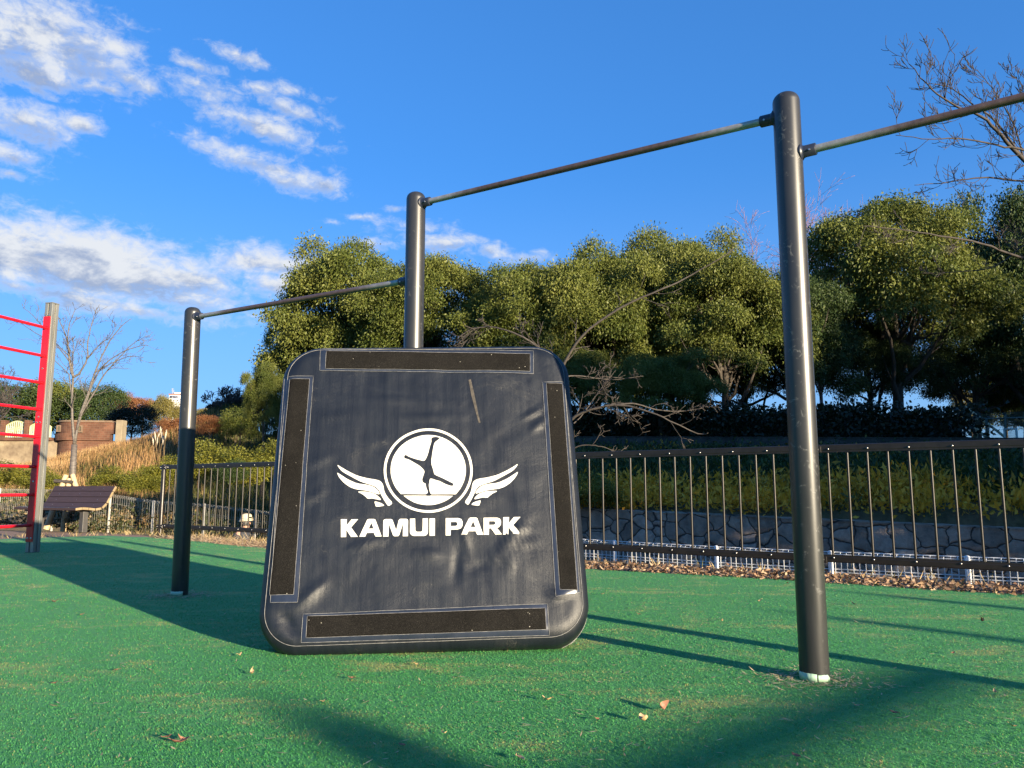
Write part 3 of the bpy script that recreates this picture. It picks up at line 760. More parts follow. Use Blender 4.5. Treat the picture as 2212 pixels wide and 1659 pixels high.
def seam(poly, closed, parent, off_=.0032, r_=.0010, step=.02):
    pts = []
    q = [Vector(matuv(*p)) for p in poly]
    if closed: q.append(q[0])
    for a_, c_ in zip(q[:-1], q[1:]):
        n_ = max(2, int((c_ - a_).length / step))
        for i in range(n_): p = a_.lerp(c_, i / n_); pts.append(mat_pt(p.x, p.y, off_) - mo)
    pts.append(mat_pt(q[-1].x, q[-1].y, off_) - mo)
    return MB().tube(pts, r_, 5).build('seam', M['thread'], parent, True)
for ptc, vel in strips:
    nu, nv = (60, 10) if abs(ptc[1][0] - ptc[0][0]) > 200 else (10, 60)
    po = quad_grid('backing_patch', ptc, M['patch'], .0035, nu, nv, .003)
    seam(ptc, True, po, .0042)
    vo = quad_grid('hook_strip', vel, M['velcro'], .0075, nu * 2, nv * 2, .004)
    seam(vel, True, vo, .0045, .0009)
# the seam that runs round the face near its edge
pts = [mat_pt(x + UC, y + VB, .002) - mo for x, y in rr_outline(.036, 300)]; pts.append(pts[0])
MB().tube(pts, .0012, 5).build('edge_seam', M['thread'], mat, True)
for dd in (.35, .75):
    pts = [mo + Um * (x + UC) + Vm * (y + VB) - Nm * (.075 + .2 * dd) - mo for x, y in rr_outline(-.006, 300)]; pts.append(pts[0])
    MB().tube(pts, .0011, 5).build('edge_seam', M['thread'], mat, True)
# emblem, traced in the zoomed photo frame
def Z(x, y): return ((1230 + x / 2.949) / 1.736, (1580 + y / 2.949) / 1.736)
def flat(name, loops, off_, m_, parent=mat, sub=.02):
    """a printed shape: outline loops (first outer, rest holes) tessellated and laid on the mat's surface"""
    L3 = [[Vector((*matuv(*Z(*p)), 0)) for p in lp] for lp in loops]
    tris = tessellate_polygon(L3); flatv = [p for lp in L3 for p in lp]
    bm = bmesh.new(); bv = [bm.verts.new(p) for p in flatv]
    for t in tris:
        try: bm.faces.new([bv[i] for i in t])
        except ValueError: pass
    bmesh.ops.triangulate(bm, faces=bm.faces)
    for _ in range(5):
        long = [e for e in bm.edges if e.calc_length() > sub]
        if not long: break
        bmesh.ops.subdivide_edges(bm, edges=long, cuts=1, use_grid_fill=False); bmesh.ops.triangulate(bm, faces=bm.faces)
    for f_ in bm.faces:
        if f_.normal.z < 0: f_.normal_flip()
    for v_ in bm.verts: v_.co = mat_pt(v_.co.x, v_.co.y, off_) - mo
    me = bpy.data.meshes.new(name); bm.to_mesh(me); bm.free()
    me.polygons.foreach_set('use_smooth', np.ones(len(me.polygons), dtype=bool))
    return link(name, me, parent, m_)
def smooth_loop(p, it=2):
    for _ in range(it):
        q = []
        for i in range(len(p)):
            a_, c_ = p[i], p[(i + 1) % len(p)]
            q += [(a_[0]*.78 + c_[0]*.22, a_[1]*.78 + c_[1]*.22), (a_[0]*.22 + c_[0]*.78, a_[1]*.22 + c_[1]*.78)]
        p = q
    return p
def swell(p, k):
    o = []
    for i in range(len(p)):
        a_, c_ = Vector(p[i - 1]), Vector(p[(i + 1) % len(p)]); d = (c_ - a_).normalized(); o.append((p[i][0] + SW * d.y * k, p[i][1] - SW * d.x * k))
    return o
SW = -1
def ell(cx, cy, rx, ry, n_=96, a0=0, a1=360): return [(cx + rx * math.cos(R(a0 + (a1 - a0) * i / n_)), cy + ry * math.sin(R(a0 + (a1 - a0) * i / n_))) for i in range(n_ + (0 if a1 - a0 == 360 else 1))]
emb = flat('emblem', [ell(1110, 555, 490, 465), ell(1110, 555, 463, 439)[::-1]], .0022, M['print'])
y_up, y_lo = 817, 833
aup = math.degrees(math.asin((y_up - 550) / 387)); alo = math.degrees(math.asin((y_lo - 550) / 387))
flat('emblem_disc', [ell(1110, 550, 415, 387, 80, 180 - aup, 360 + aup)], .0022, M['print'], emb)
flat('emblem_disc', [ell(1110, 550, 400, 387, 40, alo, 180 - alo)], .0022, M['print'], emb)
fig = [(1237,198),(1195,187),(1150,195),(1148,215),(1152,235),(1130,300),(1115,370),(1085,440),(1062,457),(1010,445),(940,425),(880,400),(860,385),(848,395),(850,418),(872,422),(900,430),(960,465),(1020,500),(1065,545),(1075,570),(1062,610),(1048,650),(1052,680),(1070,692),(1085,695),(1092,740),(1108,780),(1110,805),(1085,820),(1085,832),(1140,832),(1140,818),(1125,800),(1118,760),(1112,720),(1118,680),(1125,645),(1145,640),(1190,655),(1240,668),(1290,695),(1340,715),(1365,722),(1385,720),(1382,700),(1355,688),(1300,660),(1240,632),(1190,612),(1170,595),(1160,545),(1140,490),(1140,440),(1148,380),(1158,320),(1170,260),(1185,235),(1215,215)]
flat('handstand_figure', [smooth_loop(swell(fig, 4.5), 1)], .0030, M['vinyl'], emb)
wing = [
 [(108,489),(150,518),(230,565),(330,612),(440,642),(545,658),(592,680),(615,720),(625,785),(660,850),(721,915),(680,946),(664,944),(622,882),(590,825),(568,775),(530,737),(470,714),(370,682),(260,622),(160,567),(115,512)],
 [(107,576),(150,605),(220,652),(330,700),(440,714),(510,736),(560,780),(579,822),(540,815),(470,790),(400,776),(320,766),(250,742),(180,692),(130,635),(108,592)],
 [(325,789),(400,789),(480,800),(540,825),(580,860),(591,886),(540,876),(490,863),(445,871),(420,846),(380,816)],
 [(515,895),(560,905),(600,920),(626,940),(615,948),(535,959),(525,930)]]
for w_ in wing:
    flat('wing_feather', [smooth_loop(w_, 1)], .0022, M['print'], emb)
    flat('wing_feather', [smooth_loop([(2206 - x + (0 if x < 600 else (x - 600) * .2), y - 14) for x, y in w_], 1)[::-1]], .0022, M['print'], emb)
K_ = [[(147,1093),(213,1093),(208,1160),(265,1093),(338,1092),(258,1180),(333,1284),(258,1285),(205,1205),(204,1286),(146,1287)]]
A_ = [[(350,1283),(432,1108),(440,1097),(455,1091),(515,1091),(528,1098),(595,1280),(527,1280),(510,1240),(432,1242),(415,1282)], [(483,1130),(453,1196),(508,1195)]]
M_ = [[(612,1281),(614,1112),(620,1097),(636,1090),(700,1089),(715,1098),(756,1212),(785,1102),(800,1088),(868,1087),(883,1094),(888,1108),(886,1278),(829,1279),(832,1140),(792,1262),(778,1278),(735,1279),(720,1266),(676,1138),(670,1281)]]
U_ = [[(908,1085),(965,1084),(967,1212),(972,1224),(985,1230),(1030,1230),(1043,1224),(1047,1212),(1049,1083),(1107,1082),(1106,1240),(1090,1265),(1065,1275),(950,1276),(922,1265),(908,1240)]]
I_ = [[(1124,1082),(1183,1081),(1182,1272),(1124,1273)]]
P_ = [[(1302,1078),(1440,1077),(1475,1090),(1489,1120),(1487,1168),(1470,1193),(1435,1204),(1358,1206),(1356,1268),(1302,1269)], [(1358,1120),(1415,1119),(1430,1128),(1430,1154),(1415,1164),(1358,1165)]]
R_ = [[(1720,1074),(1870,1072),(1900,1083),(1913,1110),(1911,1150),(1890,1178),(1866,1187),(1922,1257),(1850,1258),(1800,1190),(1780,1190),(1778,1260),(1721,1261)], [(1780,1113),(1835,1112),(1850,1120),(1850,1142),(1836,1152),(1780,1153)]]
sh = lambda g_, dx, dy: [[(x + dx, y + dy) for x, y in lp] for lp in g_]
for g_ in (K_, A_, M_, U_, I_, P_, sh(A_, 1122, -19), R_, sh(K_, 1789, -27)): flat('letter', g_, .0022, M['print'])
# tan scuff on the upper right of the face
def poly_px(name, pts, off_, m_, parent=mat):
    return flat(name, [[((x * 1.736 - 1230) * 2.949, (y * 1.736 - 1580) * 2.949) for x, y in pts]], off_, m_, parent)
poly_px('scuff_mark', [(1012,822),(1017,820),(1024,850),(1033,895),(1038,914),(1034,915),(1026,886),(1018,855)], .0014, M['scuff'])
# ------------------------------------------------------------------ dark railing
M['rail'] = surf('dark bronze railing', (.013, .010, .008), (.023, .018, .014), 12, .36, .15, bmp=.05)
def px_on_line(px, A, B):
    """point where the vertical plane through photo column px meets the ground line A-B"""
    d = ray(px, 1100); # only the horizontal heading matters
    k = (px - CX) / F
    # solve X = k' * Y on the line, heading taken at the height of the rail
    hx = ray(px, 1080); q = hx.x / hx.y
    t = (q * A.y - A.x) / ((B.x - A.x) - q * (B.y - A.y)); return A.lerp(B, t)
fA = Vector((-5.9, 13.26)); fB = Vector((2.76, 7.186)); fd = (fB - fA).normalized()
fE = fB + fd * 4.1
railing = thing('metal_railing', 'dark bronze metal railing of thin upright bars along the turf edge', 'railing', (fA.x, fA.y, 0))
fang = math.atan2(fd.y, fd.x); FM = Matrix.Rotation(fang, 3, 'Z')
def fpt(s_, z, o_=0.0): return Vector((fd.x * s_ - fd.y * o_, fd.y * s_ + fd.x * o_, z))
Lf = (fB - fA).length; PZ = 1.16
post_s = [0, Lf / 3, 2 * Lf / 3, Lf, Lf + 4.1]
for s_ in post_s:
    mb = MB().lathe([(.036, -.1), (.036, PZ - .02), (.03, PZ - .004), (.002, PZ)], 20, fpt(s_, 0))
    po = mb.build('post', M['rail'], railing, True, auto=50)
    for z in (PZ - .055, .12):
        MB().box(fpt(s_ + .05, z, -.01), (.08, .03, .06), FM).box(fpt(s_ - .05, z, -.01), (.08, .03, .06), FM).build('bracket', M['rail'], po, bevel=.006)
        for q in (.06, -.06):
            MB().lathe([(.009, -.004), (.009, .003), (.004, .007), (.001, .008)], 10, fpt(s_ + q, z, -.028), Matrix.Rotation(fang, 3, 'Z') @ Matrix.Rotation(R(90), 3, 'X')).build('bolt', M['bolt'], po, True)
KB = {}
def rail_part(name, z, hh):
    for a_, c_ in zip(post_s[:-1], post_s[1:]):
        mb = MB(); mb.box(fpt((a_ + c_) / 2, z), (c_ - a_ - .09, .036, hh), FM)
        o = mb.build(name, M['rail'], railing, bevel=.008)
        # lip under the rail
        MB().box(fpt((a_ + c_) / 2, z + (-hh / 2 - .004 if z > .5 else hh / 2 + .004), -.006), (c_ - a_ - .12, .02, .016), FM).build('lip', M['rail'], o)
        n_ = int((c_ - a_) / .33)
        for i in range(n_):
            p = fpt(a_ + .15 + i * .33, z + (-.012 if z > .5 else .014), -.020)
            if 'rb' not in KB: KB['rb'] = MB().lathe([(.0085, -.004), (.0085, .003), (.004, .007), (.001, .008)], 8, (0, 0, 0), Matrix.Rotation(fang, 3, 'Z') @ Matrix.Rotation(R(90), 3, 'X')).mesh('bolt', True)
            link('bolt', KB['rb'], o, M['bolt']).location = p
rail_part('top_rail', PZ - .042, .058); rail_part('bottom_rail', .125, .055)
bal0 = None; SP = .166
for a_, c_ in zip(post_s[:-1], post_s[1:]):
    n_ = int((c_ - a_ - .1) / SP)
    for i in range(n_):
        s_ = a_ + (c_ - a_ - (n_ - 1) * SP) / 2 + i * SP
        if bal0 is None:
            o = MB().tube([(0, 0, .15), (0, 0, PZ - .07)], .0105, 10, False).build('baluster', M['rail'], railing, True); bal0 = o
        else:
            o = bal0.copy(); C.objects.link(o)
        p = fpt(s_, 0); o.location = p

# ------------------------------------------------------------------ low white mesh fence
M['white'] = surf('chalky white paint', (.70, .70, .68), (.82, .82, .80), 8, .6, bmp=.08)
M['greyed'] = surf('greyed white paint', (.22, .21, .19), (.40, .39, .36), 8, .65, bmp=.08)  # greyer version of the white paint for the left stretch
mf = thing('mesh_fence', 'low white wire mesh fence with round posts behind the dark railing', 'mesh fence', (0, 0, 0))
# (x, y, z of its top)
def fence_pt(px, py, s_=.45):
    d = ray(px, py); best_ = None
    for nn_ in (n1f, n0f):     # heading ray against both stretches of the line, the nearer one counts
        t = (s_ + P1f.x * nn_.x + P1f.y * nn_.y) / (d.x * nn_.x + d.y * nn_.y)
        if t > 0 and (best_ is None or t < best_): best_ = t
    return (d.x * best_, d.y * best_, CAMZ + d.z * best_)
wl = [fence_pt(*p) for p in [(-230, 1050), (-110, 1053), (3, 1056), (120, 1058), (241, 1068), (334, 1082), (443, 1089), (554, 1102), (690, 1118), (840, 1132), (1005, 1147), (1165, 1159), (1327, 1169), (1545, 1181), (1790, 1192), (2084, 1203), (2440, 1215)]]
HF = .66
def strip(mb, a, c, w):
    """a thin four-sided wire"""
    mb.tube([a, c], w, 4, False)
for (a, c) in zip(wl[:-1], wl[1:]):
    A_v, C_v = Vector(a), Vector(c); d = C_v - A_v; L = Vector((d.x, d.y, 0)).length
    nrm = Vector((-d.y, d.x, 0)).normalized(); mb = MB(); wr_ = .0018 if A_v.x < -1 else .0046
    nv = int(L / .052)
    for i in range(1, nv):
        p = A_v + d * (i / nv); strip(mb, p - Vector((0, 0, HF)), p - Vector((0, 0, .045)), wr_)
        t1 = p - Vector((0, 0, .045)); t2 = p + nrm * -.03 - Vector((0, 0, .02)); t3 = p
        strip(mb, t1, t2, .0026); strip(mb, t2, t3, .0026)
    for h_ in (0, .045, .16, .19, .34, .37, .52, .64): strip(mb, A_v - Vector((0, 0, h_)), C_v - Vector((0, 0, h_)), wr_ + .0003)
    strip(mb, A_v - nrm * .03 - Vector((0, 0, .02)), C_v - nrm * .03 - Vector((0, 0, .02)), .0028)
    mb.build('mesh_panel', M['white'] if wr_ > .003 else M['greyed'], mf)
for a in wl:
    gz = min(tz(a[0], a[1]), a[2] - HF) - .05
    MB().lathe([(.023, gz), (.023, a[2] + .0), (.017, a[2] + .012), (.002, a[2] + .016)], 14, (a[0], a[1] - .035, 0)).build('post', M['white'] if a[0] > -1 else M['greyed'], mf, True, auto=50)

# creeper and dead stems caught in the left part of the fence
n = 15000; t_ = rng.uniform(0, len(wl) - 9.01, n); i_ = t_.astype(int); f_ = (t_ - i_)[:, None]; WL = np.array(wl)
P_ = WL[i_] * (1 - f_) + WL[i_ + 1] * f_; dn_ = np.array([noise.noise(Vector((x * 1.1, 0, 7))) for x in P_[:, 0]])
P_[:, 2] -= HF * np.clip(rng.uniform(0, 1, n) ** .7 + .25 - .5 * dn_, .02, 1); P_[:, 1] += rng.normal(.03, .05, n); P_[:, 0] += rng.normal(0, .03, n)
P_ = P_[np.abs(P_[:, 0] / P_[:, 1] - (531 - CX) / F) > .011]; n = len(P_)      # none in front of the passer-by's hat
A_ = unit(rng.normal(size=(n, 3)) + np.array([0, -.3, .5])); S_ = frame(A_); L_ = rng.uniform(.03, .08, n)
V, Q = leaves_np(P_, A_, S_, L_, L_ * rng.choice([.06, .3], n), L_ * .1)
tag(link('fence_creeper', npmesh('fence_creeper', V, Q, rng.uniform(0, 1, n)), None, leafmat('creeper leaves', [(0, (.02, .03, .012)), (.5, (.05, .06, .02)), (.75, (.13, .09, .045)), (1, (.30, .22, .12))], .2, .6)), 'dark creeper leaves and dead stems tangled in the white mesh fence', 'creeper', kind='stuff')

# ------------------------------------------------------------------ wall bars (red ladder)
M['red'] = surf('red powder coat', (.52, .006, .014), (.60, .010, .02), 5, .33, bmp=.04, coat=.2)
M['alu'] = surf('weathered aluminium profile', (.20, .20, .185), (.30, .295, .27), 7, .45, .55, bmp=.1, stretch=(6, 6, .4))
lp = ground(70, 1193); LH = at(106, 657, lp.y).z
ld = Vector((-.22, -.975, 0)).normalized(); lang = math.atan2(ld.y, ld.x); LM = Matrix.Rotation(lang, 3, 'Z')
ladder = thing('wall_bars', 'red climbing ladder on a grey profile post at the left edge', 'climbing ladder', (lp.x, lp.y, 0))
ls = Vector((-ld.y, ld.x, 0))    # to the right of the rung direction
ztop = at(100, 686, lp.y).z; zbot = at(66, 1170, lp.y).z
def upright(c, flip):
    mb = MB(); w = .112; k = w / 2
    # grooved profile: four corner bars and recessed webs, leaving a dark slot on each face
    for sx in (-1, 1):
        for sy in (-1, 1): mb.box(c + ld * (sx * k * .56) + ls * (sy * k * .56) + Vector((0, 0, LH / 2)), (w * .40, w * .40, LH), LM)
    mb.box(c + Vector((0, 0, LH / 2 - .002)), (w * .62, w * .62, LH - .01), LM)
    o = mb.build('upright', M['alu'], ladder, bevel=.005)
    MB().box(c + Vector((0, 0, LH + .006)), (w * 1.0, w * 1.0, .012), LM).build('cap', surf('grey cap', (.12, .12, .115), (.16, .16, .15), 9, .5), o, bevel=.004)
    pc = c + ld * (flip * (k + .008)) + Vector((0, 0, (ztop + zbot) / 2))
    pl_ = MB().box(pc, (.012, .098, ztop - zbot), LM).build('side_plate', M['red'], ladder, bevel=.005)
    return pl_
plate = upright(Vector((0, 0, 0)), 1)
far_c = ld * 1.30
plate2 = upright(far_c, -1)
rpx = [(97, 707), (90, 768), (84, 826), (76, 884), (70, 943), (64, 1008), (59, 1069), (54, 1135)]
for (x, y) in rpx:
    z = at(x, y, lp.y - .1).z; a = ld * .066 + Vector((0, 0, z)); c = far_c - ld * .066 + Vector((0, 0, z))
    MB().tube([a, a + ld * .002, c - ld * .002, c], .0185, 16).build('rung', M['red'], ladder, True, auto=50)
for (x, y) in [(96, 680), (86, 795), (80, 900), (78, 912), (66, 1040), (56, 1163)]:
    z = at(x, y, lp.y - .1).z
    for sy in ((-.018, .03) if y in (680, 912, 1163) else (0,)):
        p = ld * .069 + ls * sy + Vector((0, 0, z))
        MB().tube([p, p + ld * .006, p + ld * .010], [.013, .012, .004], 10).build('bolt', M['bolt'], plate, True, auto=40)

# ------------------------------------------------------------------ bench
M['slat'] = surf('plum brown plastic slat', (.036, .021, .021), (.052, .031, .030), 6, .6, bmp=.12, stretch=(1, 14, 14))
M['slat_end'] = surf('tan slat end', (.20, .145, .075), (.27, .20, .11), 12, .7)
M['bench_leg'] = surf('dark grey bench leg', (.045, .043, .041), (.065, .062, .06), 10, .5, bmp=.05)
bl = Vector((-8.25, 14.25, 0)); br_ = Vector((-7.13, 13.42, 0)); bc = (bl + br_) / 2
bd_ = (br_ - bl).normalized(); bang = R(-25); bc = bc + Vector((-.26, 0, 0))
bench = thing('park_bench', 'plum brown slatted park bench with curved back beside the white fence', 'bench', tuple(bc), bang)
# local: x along the bench, y towards the back, z up.  End profile of the slats:
prof = [(-.29, .425), (-.165, .437), (-.04, .428), (.085, .412), (.20, .428), (.285, .505), (.338, .605), (.392, .705), (.446, .80)]
Lb = 1.62
for a, c in zip(prof[:-1], prof[1:]):
    A_v, C_v = Vector((0, *a)), Vector((0, *c)); d = (C_v - A_v); w = d.length - .007; d.normalize(); nn = Vector((1, 0, 0)).cross(d)
    Mx = Matrix((Vector((1, 0, 0)), d, nn)).transposed(); cc_ = (A_v + C_v) / 2 - nn * .02
    o = MB().box(cc_, (Lb, w, .042), Mx).build('slat', M['slat'], bench, bevel=.004)
    for s_ in (-1, 1): MB().box(cc_ + Vector((s_ * (Lb / 2 + .002), 0, 0)), (.004, w - .003, .039), Mx).build('slat_end', M['slat_end'], o)
    for s_ in (-.55, 0, .55):
        p = cc_ + nn * .0205 + Vector((s_, 0, 0)); MB().tube([p, p + nn * .002], .006, 8).build('screw', M['bolt'], o)
for s_ in (-.58, .58):
    lg = MB().box((s_, .05, .18), (.10, .10, .36)).build('leg', M['bench_leg'], bench, bevel=.008)
    MB().box((s_, -.02, .372), (.07, .40, .03)).bar((s_, .255, .36), (s_, .455, .74), .06, .03, (0, -1, .6)).build('bracket', M['bench_leg'], lg, bevel=.005)

# ------------------------------------------------------------------ person on the lower path
M['skin'] = surf('skin', (.45, .24, .16), (.50, .28, .19), 20, .5, bmp=.05)
M['coat'] = surf('dark jacket cloth', (.02, .022, .028), (.035, .036, .042), 30, .85, bmp=.2)
M['hat'] = surf('cream hat cloth', (.52, .42, .27), (.62, .52, .36), 40, .85, bmp=.25)
hp = at(531, 1127, 15.6); gz = tz(hp.x, 15.6)
person = thing('person', 'person in a cream bucket hat and dark jacket walking on the lower path', 'person', (hp.x, 15.6, hp.z - 1.60), R(62))
Hs = 1.0
sk = {  # name: (pos, radius)   facing -y in local space
 'pelvis': ((0, 0, .92), .145), 'waist': ((0, .01, 1.06), .135), 'chest': ((0, .015, 1.26), .155), 'neckb': ((0, .02, 1.41), .085), 'neck': ((0, .0, 1.47), .055), 'head': ((0, -.015, 1.56), .088), 'crown': ((0, -.01, 1.65), .085),
 'sl': ((.17, .02, 1.36), .07), 'el': ((.24, .06, 1.10), .05), 'wl': ((.24, -.06, .88), .036), 'hl': ((.235, -.09, .80), .034),
 'sr': ((-.17, .02, 1.36), .07), 'er': ((-.24, .10, 1.11), .05), 'wr': ((-.245, .08, .87), .036), 'hr': ((-.24, .08, .79), .034),
 'pl': ((.09, -.01, .86), .10), 'kl': ((.10, -.14, .50), .065), 'al': ((.10, -.10, .09), .045), 'fl': ((.10, -.24, .04), .04),
 'pr': ((-.09, .01, .86), .10), 'kr': ((-.10, .05, .49), .065), 'ar': ((-.10, .24, .13), .045), 'fr': ((-.10, .14, .045), .04)}
names = list(sk); ed_ = [('pelvis','waist'),('waist','chest'),('chest','neckb'),('neckb','neck'),('neck','head'),('head','crown'),('chest','sl'),('sl','el'),('el','wl'),('wl','hl'),('chest','sr'),('sr','er'),('er','wr'),('wr','hr'),('pelvis','pl'),('pl','kl'),('kl','al'),('al','fl'),('pelvis','pr'),('pr','kr'),('kr','ar'),('ar','fr')]
me = bpy.data.meshes.new('body'); me.from_pydata([sk[n_][0] for n_ in names], [(names.index(a), names.index(c)) for a, c in ed_], [])
body = link('body', me, person, M['skin'])
smd = body.modifiers.new('skin', 'SKIN'); smd.use_smooth_shade = True
for i, n_ in enumerate(names):
    r_ = sk[n_][1]; me.skin_vertices[0].data[i].radius = (r_, r_ * (.75 if n_ in ('chest', 'waist', 'pelvis') else 1))
me.skin_vertices[0].data[0].use_root = True
body.modifiers.new('sub', 'SUBSURF').render_levels = 2
# face: nose, eyes, mouth, ears; then hair, jacket, trousers, hat
fc = MB(); hc = Vector((0, -.012, 1.575))
fc.tube([hc + Vector((0, -.085, .022)), hc + Vector((0, -.112, -.012)), hc + Vector((0, -.09, -.024))], [.008, .014, .010], 8)
for s_ in (-1, 1): fc.tube([hc + Vector((s_ * .086, .012, .02)), hc + Vector((s_ * .096, .016, 0)), hc + Vector((s_ * .086, .010, -.028))], [.010, .016, .008], 8)
fc.build('face', M['skin'], body, True)
ey = MB()
for s_ in (-1, 1): ey.lathe([(.001, -.009), (.009, -.004), (.009, .004), (.001, .009)], 8, hc + Vector((s_ * .034, -.082, .018)))
ey.tube([hc + Vector((-.024, -.083, -.045)), hc + Vector((0, -.088, -.047)), hc + Vector((.024, -.083, -.045))], .0045, 6)
ey.build('features', surf('dark eyes', (.02, .012, .01), (.03, .02, .015), 20, .4), body, True)
MB().lathe([(.095, -.07), (.102, -.02), (.104, .03), (.09, .075), (.04, .10), (.002, .104)], 24, hc + Vector((0, .018, .02))).build('hair', surf('grey black hair', (.015, .013, .012), (.05, .048, .045), 40, .6), person, True)
MB().lathe([(.150, -.005), (.150, .0), (.142, .012), (.118, .045), (.112, .075), (.104, .115), (.075, .138), (.03, .146), (.002, .147)], 32, hc + Vector((0, 0, .04)), Matrix.Rotation(R(-6), 3, 'X')).build('hat', M['hat'], person, True)
jk = MB().lathe([(.20, .80), (.205, .9), (.19, 1.05), (.205, 1.22), (.20, 1.33), (.15, 1.42), (.085, 1.465), (.07, 1.475)], 28, (0, .01, 0), Matrix.Diagonal((1, .72, 1)))
for sg, a_, e_, w_ in ((1, 'sl', 'el', 'wl'), (-1, 'sr', 'er', 'wr')): jk.tube([Vector(sk[a_][0]), (Vector(sk[a_][0]) + Vector(sk[e_][0])) / 2, Vector(sk[e_][0]), Vector(sk[w_][0])], [.085, .073, .066, .05], 14)
jk.build('jacket', M['coat'], person, True)
tr = MB()
for a_, k_, f_ in (('pl', 'kl', 'al'), ('pr', 'kr', 'ar')): tr.tube([Vector(sk[a_][0]) + Vector((0, 0, .05)), Vector(sk[a_][0]), Vector(sk[k_][0]), Vector(sk[f_][0])], [.12, .118, .085, .07], 16)
tr.build('trousers', surf('navy trousers', (.02, .024, .04), (.03, .035, .055), 25, .85), person, True)
# ------------------------------------------------------------------ trees
M['bark'] = surf('dark bark', (.030, .024, .018), (.075, .06, .045), 14, .9, bmp=.7, bd=.02, stretch=(1, 1, .25))
M['bark_grey'] = surf('grey cherry bark', (.030, .024, .020), (.07, .057, .047), 16, .75, bmp=.4, bd=.006, stretch=(1, 1, 3))
M['twig_dark'] = surf('dark cherry bark', (.025, .019, .016), (.055, .043, .036), 16, .8, bmp=.4, bd=.006)
OLIVE = [(0, (.032, .055, .013)), (.35, (.092, .118, .024)), (.7, (.178, .188, .042)), (1, (.27, .25, .07))]
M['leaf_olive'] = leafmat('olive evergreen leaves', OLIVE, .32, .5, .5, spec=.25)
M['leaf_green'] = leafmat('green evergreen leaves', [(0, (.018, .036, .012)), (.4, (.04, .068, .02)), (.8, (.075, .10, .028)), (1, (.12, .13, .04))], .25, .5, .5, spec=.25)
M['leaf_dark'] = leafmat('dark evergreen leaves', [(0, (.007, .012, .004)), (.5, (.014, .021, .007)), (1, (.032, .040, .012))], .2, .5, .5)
M['leaf_bamboo'] = leafmat('yellow green bamboo leaves', [(0, (.09, .085, .02)), (.5, (.20, .17, .045)), (1, (.30, .25, .08))], .3, .6, .5)
M['leaf_rust'] = leafmat('rust autumn leaves', [(0, (.14, .05, .02)), (.5, (.26, .11, .045)), (1, (.34, .19, .08))], .3, .6, .5)
M['leaf_yellow'] = leafmat('yellow green shrub leaves', [(0, (.05, .065, .012)), (.4, (.13, .14, .02)), (.8, (.27, .24, .03)), (1, (.34, .26, .04))], .3, .55, .9)

def rand_unit(n): return unit(rng.normal(size=(n, 3)))
def crown_mesh(name, seed, rx, rz, nlobe, tufts, per, leaf, lobe=.25, hollow=-.15, fill=.05, low=.80):
    """leaves grouped in drooping tufts over the outside of many separate lobes, with gaps between them"""
    g = np.random.default_rng(seed); Ps, As, Vs = [], [], []
    big = np.arange(nlobe) % 5 < 2
    i = np.arange(nlobe) + .5; ph = np.arccos(1 - 2 * i / nlobe * low); th = math.pi * (1 + 5 ** .5) * i
    D = np.stack([np.cos(th) * np.sin(ph), np.sin(th) * np.sin(ph), np.cos(ph)], 1) + g.normal(0, .17, (nlobe, 3))
    rad = np.where(big, g.uniform(.58, .78, nlobe), g.uniform(.72, 1.0, nlobe))
    Cn = D * rad[:, None] * np.array([rx, rx, rz]); Rl = np.where(big, g.uniform(1.15, 1.6, nlobe), g.uniform(.55, .95, nlobe)) * lobe * rx
    for c, r_, d in zip(Cn, Rl, D):
        n_ = max(8, int(tufts * (r_ / (lobe * rx)) ** 2))
        dn = d / np.linalg.norm(d)
        q = g.normal(size=(n_ * 4, 3)); q /= np.linalg.norm(q, axis=1, keepdims=True)
        keep = (q @ dn > hollow) & (q[:, 2] > -.22); q = q[keep][:n_]
        tp = c + q * r_ * (g.uniform(.82, 1.08, (len(q), 1))) * np.array([1, 1, .78])
        tone = g.uniform(0, 1) * .40
        for t_, o_ in zip(tp, q):
            k = max(3, int(g.normal(per, per * .3))); tt = tone + g.uniform(-.06, .16)
            ax = o_ * .6 + g.normal(0, .35, 3)
            P_ = t_ + g.normal(0, 1, (k, 3)) * np.array([.19, .19, .12]) * (leaf / .100)
            A_ = ax + g.normal(0, .42, (k, 3)) + np.array([0, 0, -.55]); Ps.append(P_); As.append(A_); Vs.append(np.clip(tt + g.uniform(0, .45, k), 0, 1))
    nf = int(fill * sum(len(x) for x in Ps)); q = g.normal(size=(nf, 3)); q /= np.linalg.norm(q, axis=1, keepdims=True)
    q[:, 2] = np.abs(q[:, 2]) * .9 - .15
    Ps.append(q * (g.uniform(.1, .8, (nf, 1)) ** .6) * np.array([rx, rx, rz]) * .8); As.append(g.normal(size=(nf, 3))); Vs.append(g.uniform(0, .3, nf))  # inner fill leaves toned dark: the crown's inside shade put into their colour
    P_ = np.concatenate(Ps); A_ = unit(np.concatenate(As)); n_ = len(P_)
    S_ = unit(np.cross(A_, g.normal(size=(n_, 3)) + np.array([0, 0, .8]))); L_ = g.uniform(.75, 1.3, n_) * leaf
    V, Q = leaves_np(P_, A_, S_, L_, L_ * .22, L_ * g.uniform(-.12, .12, n_))
    return npmesh(name, V, Q, np.concatenate(Vs)), Cn
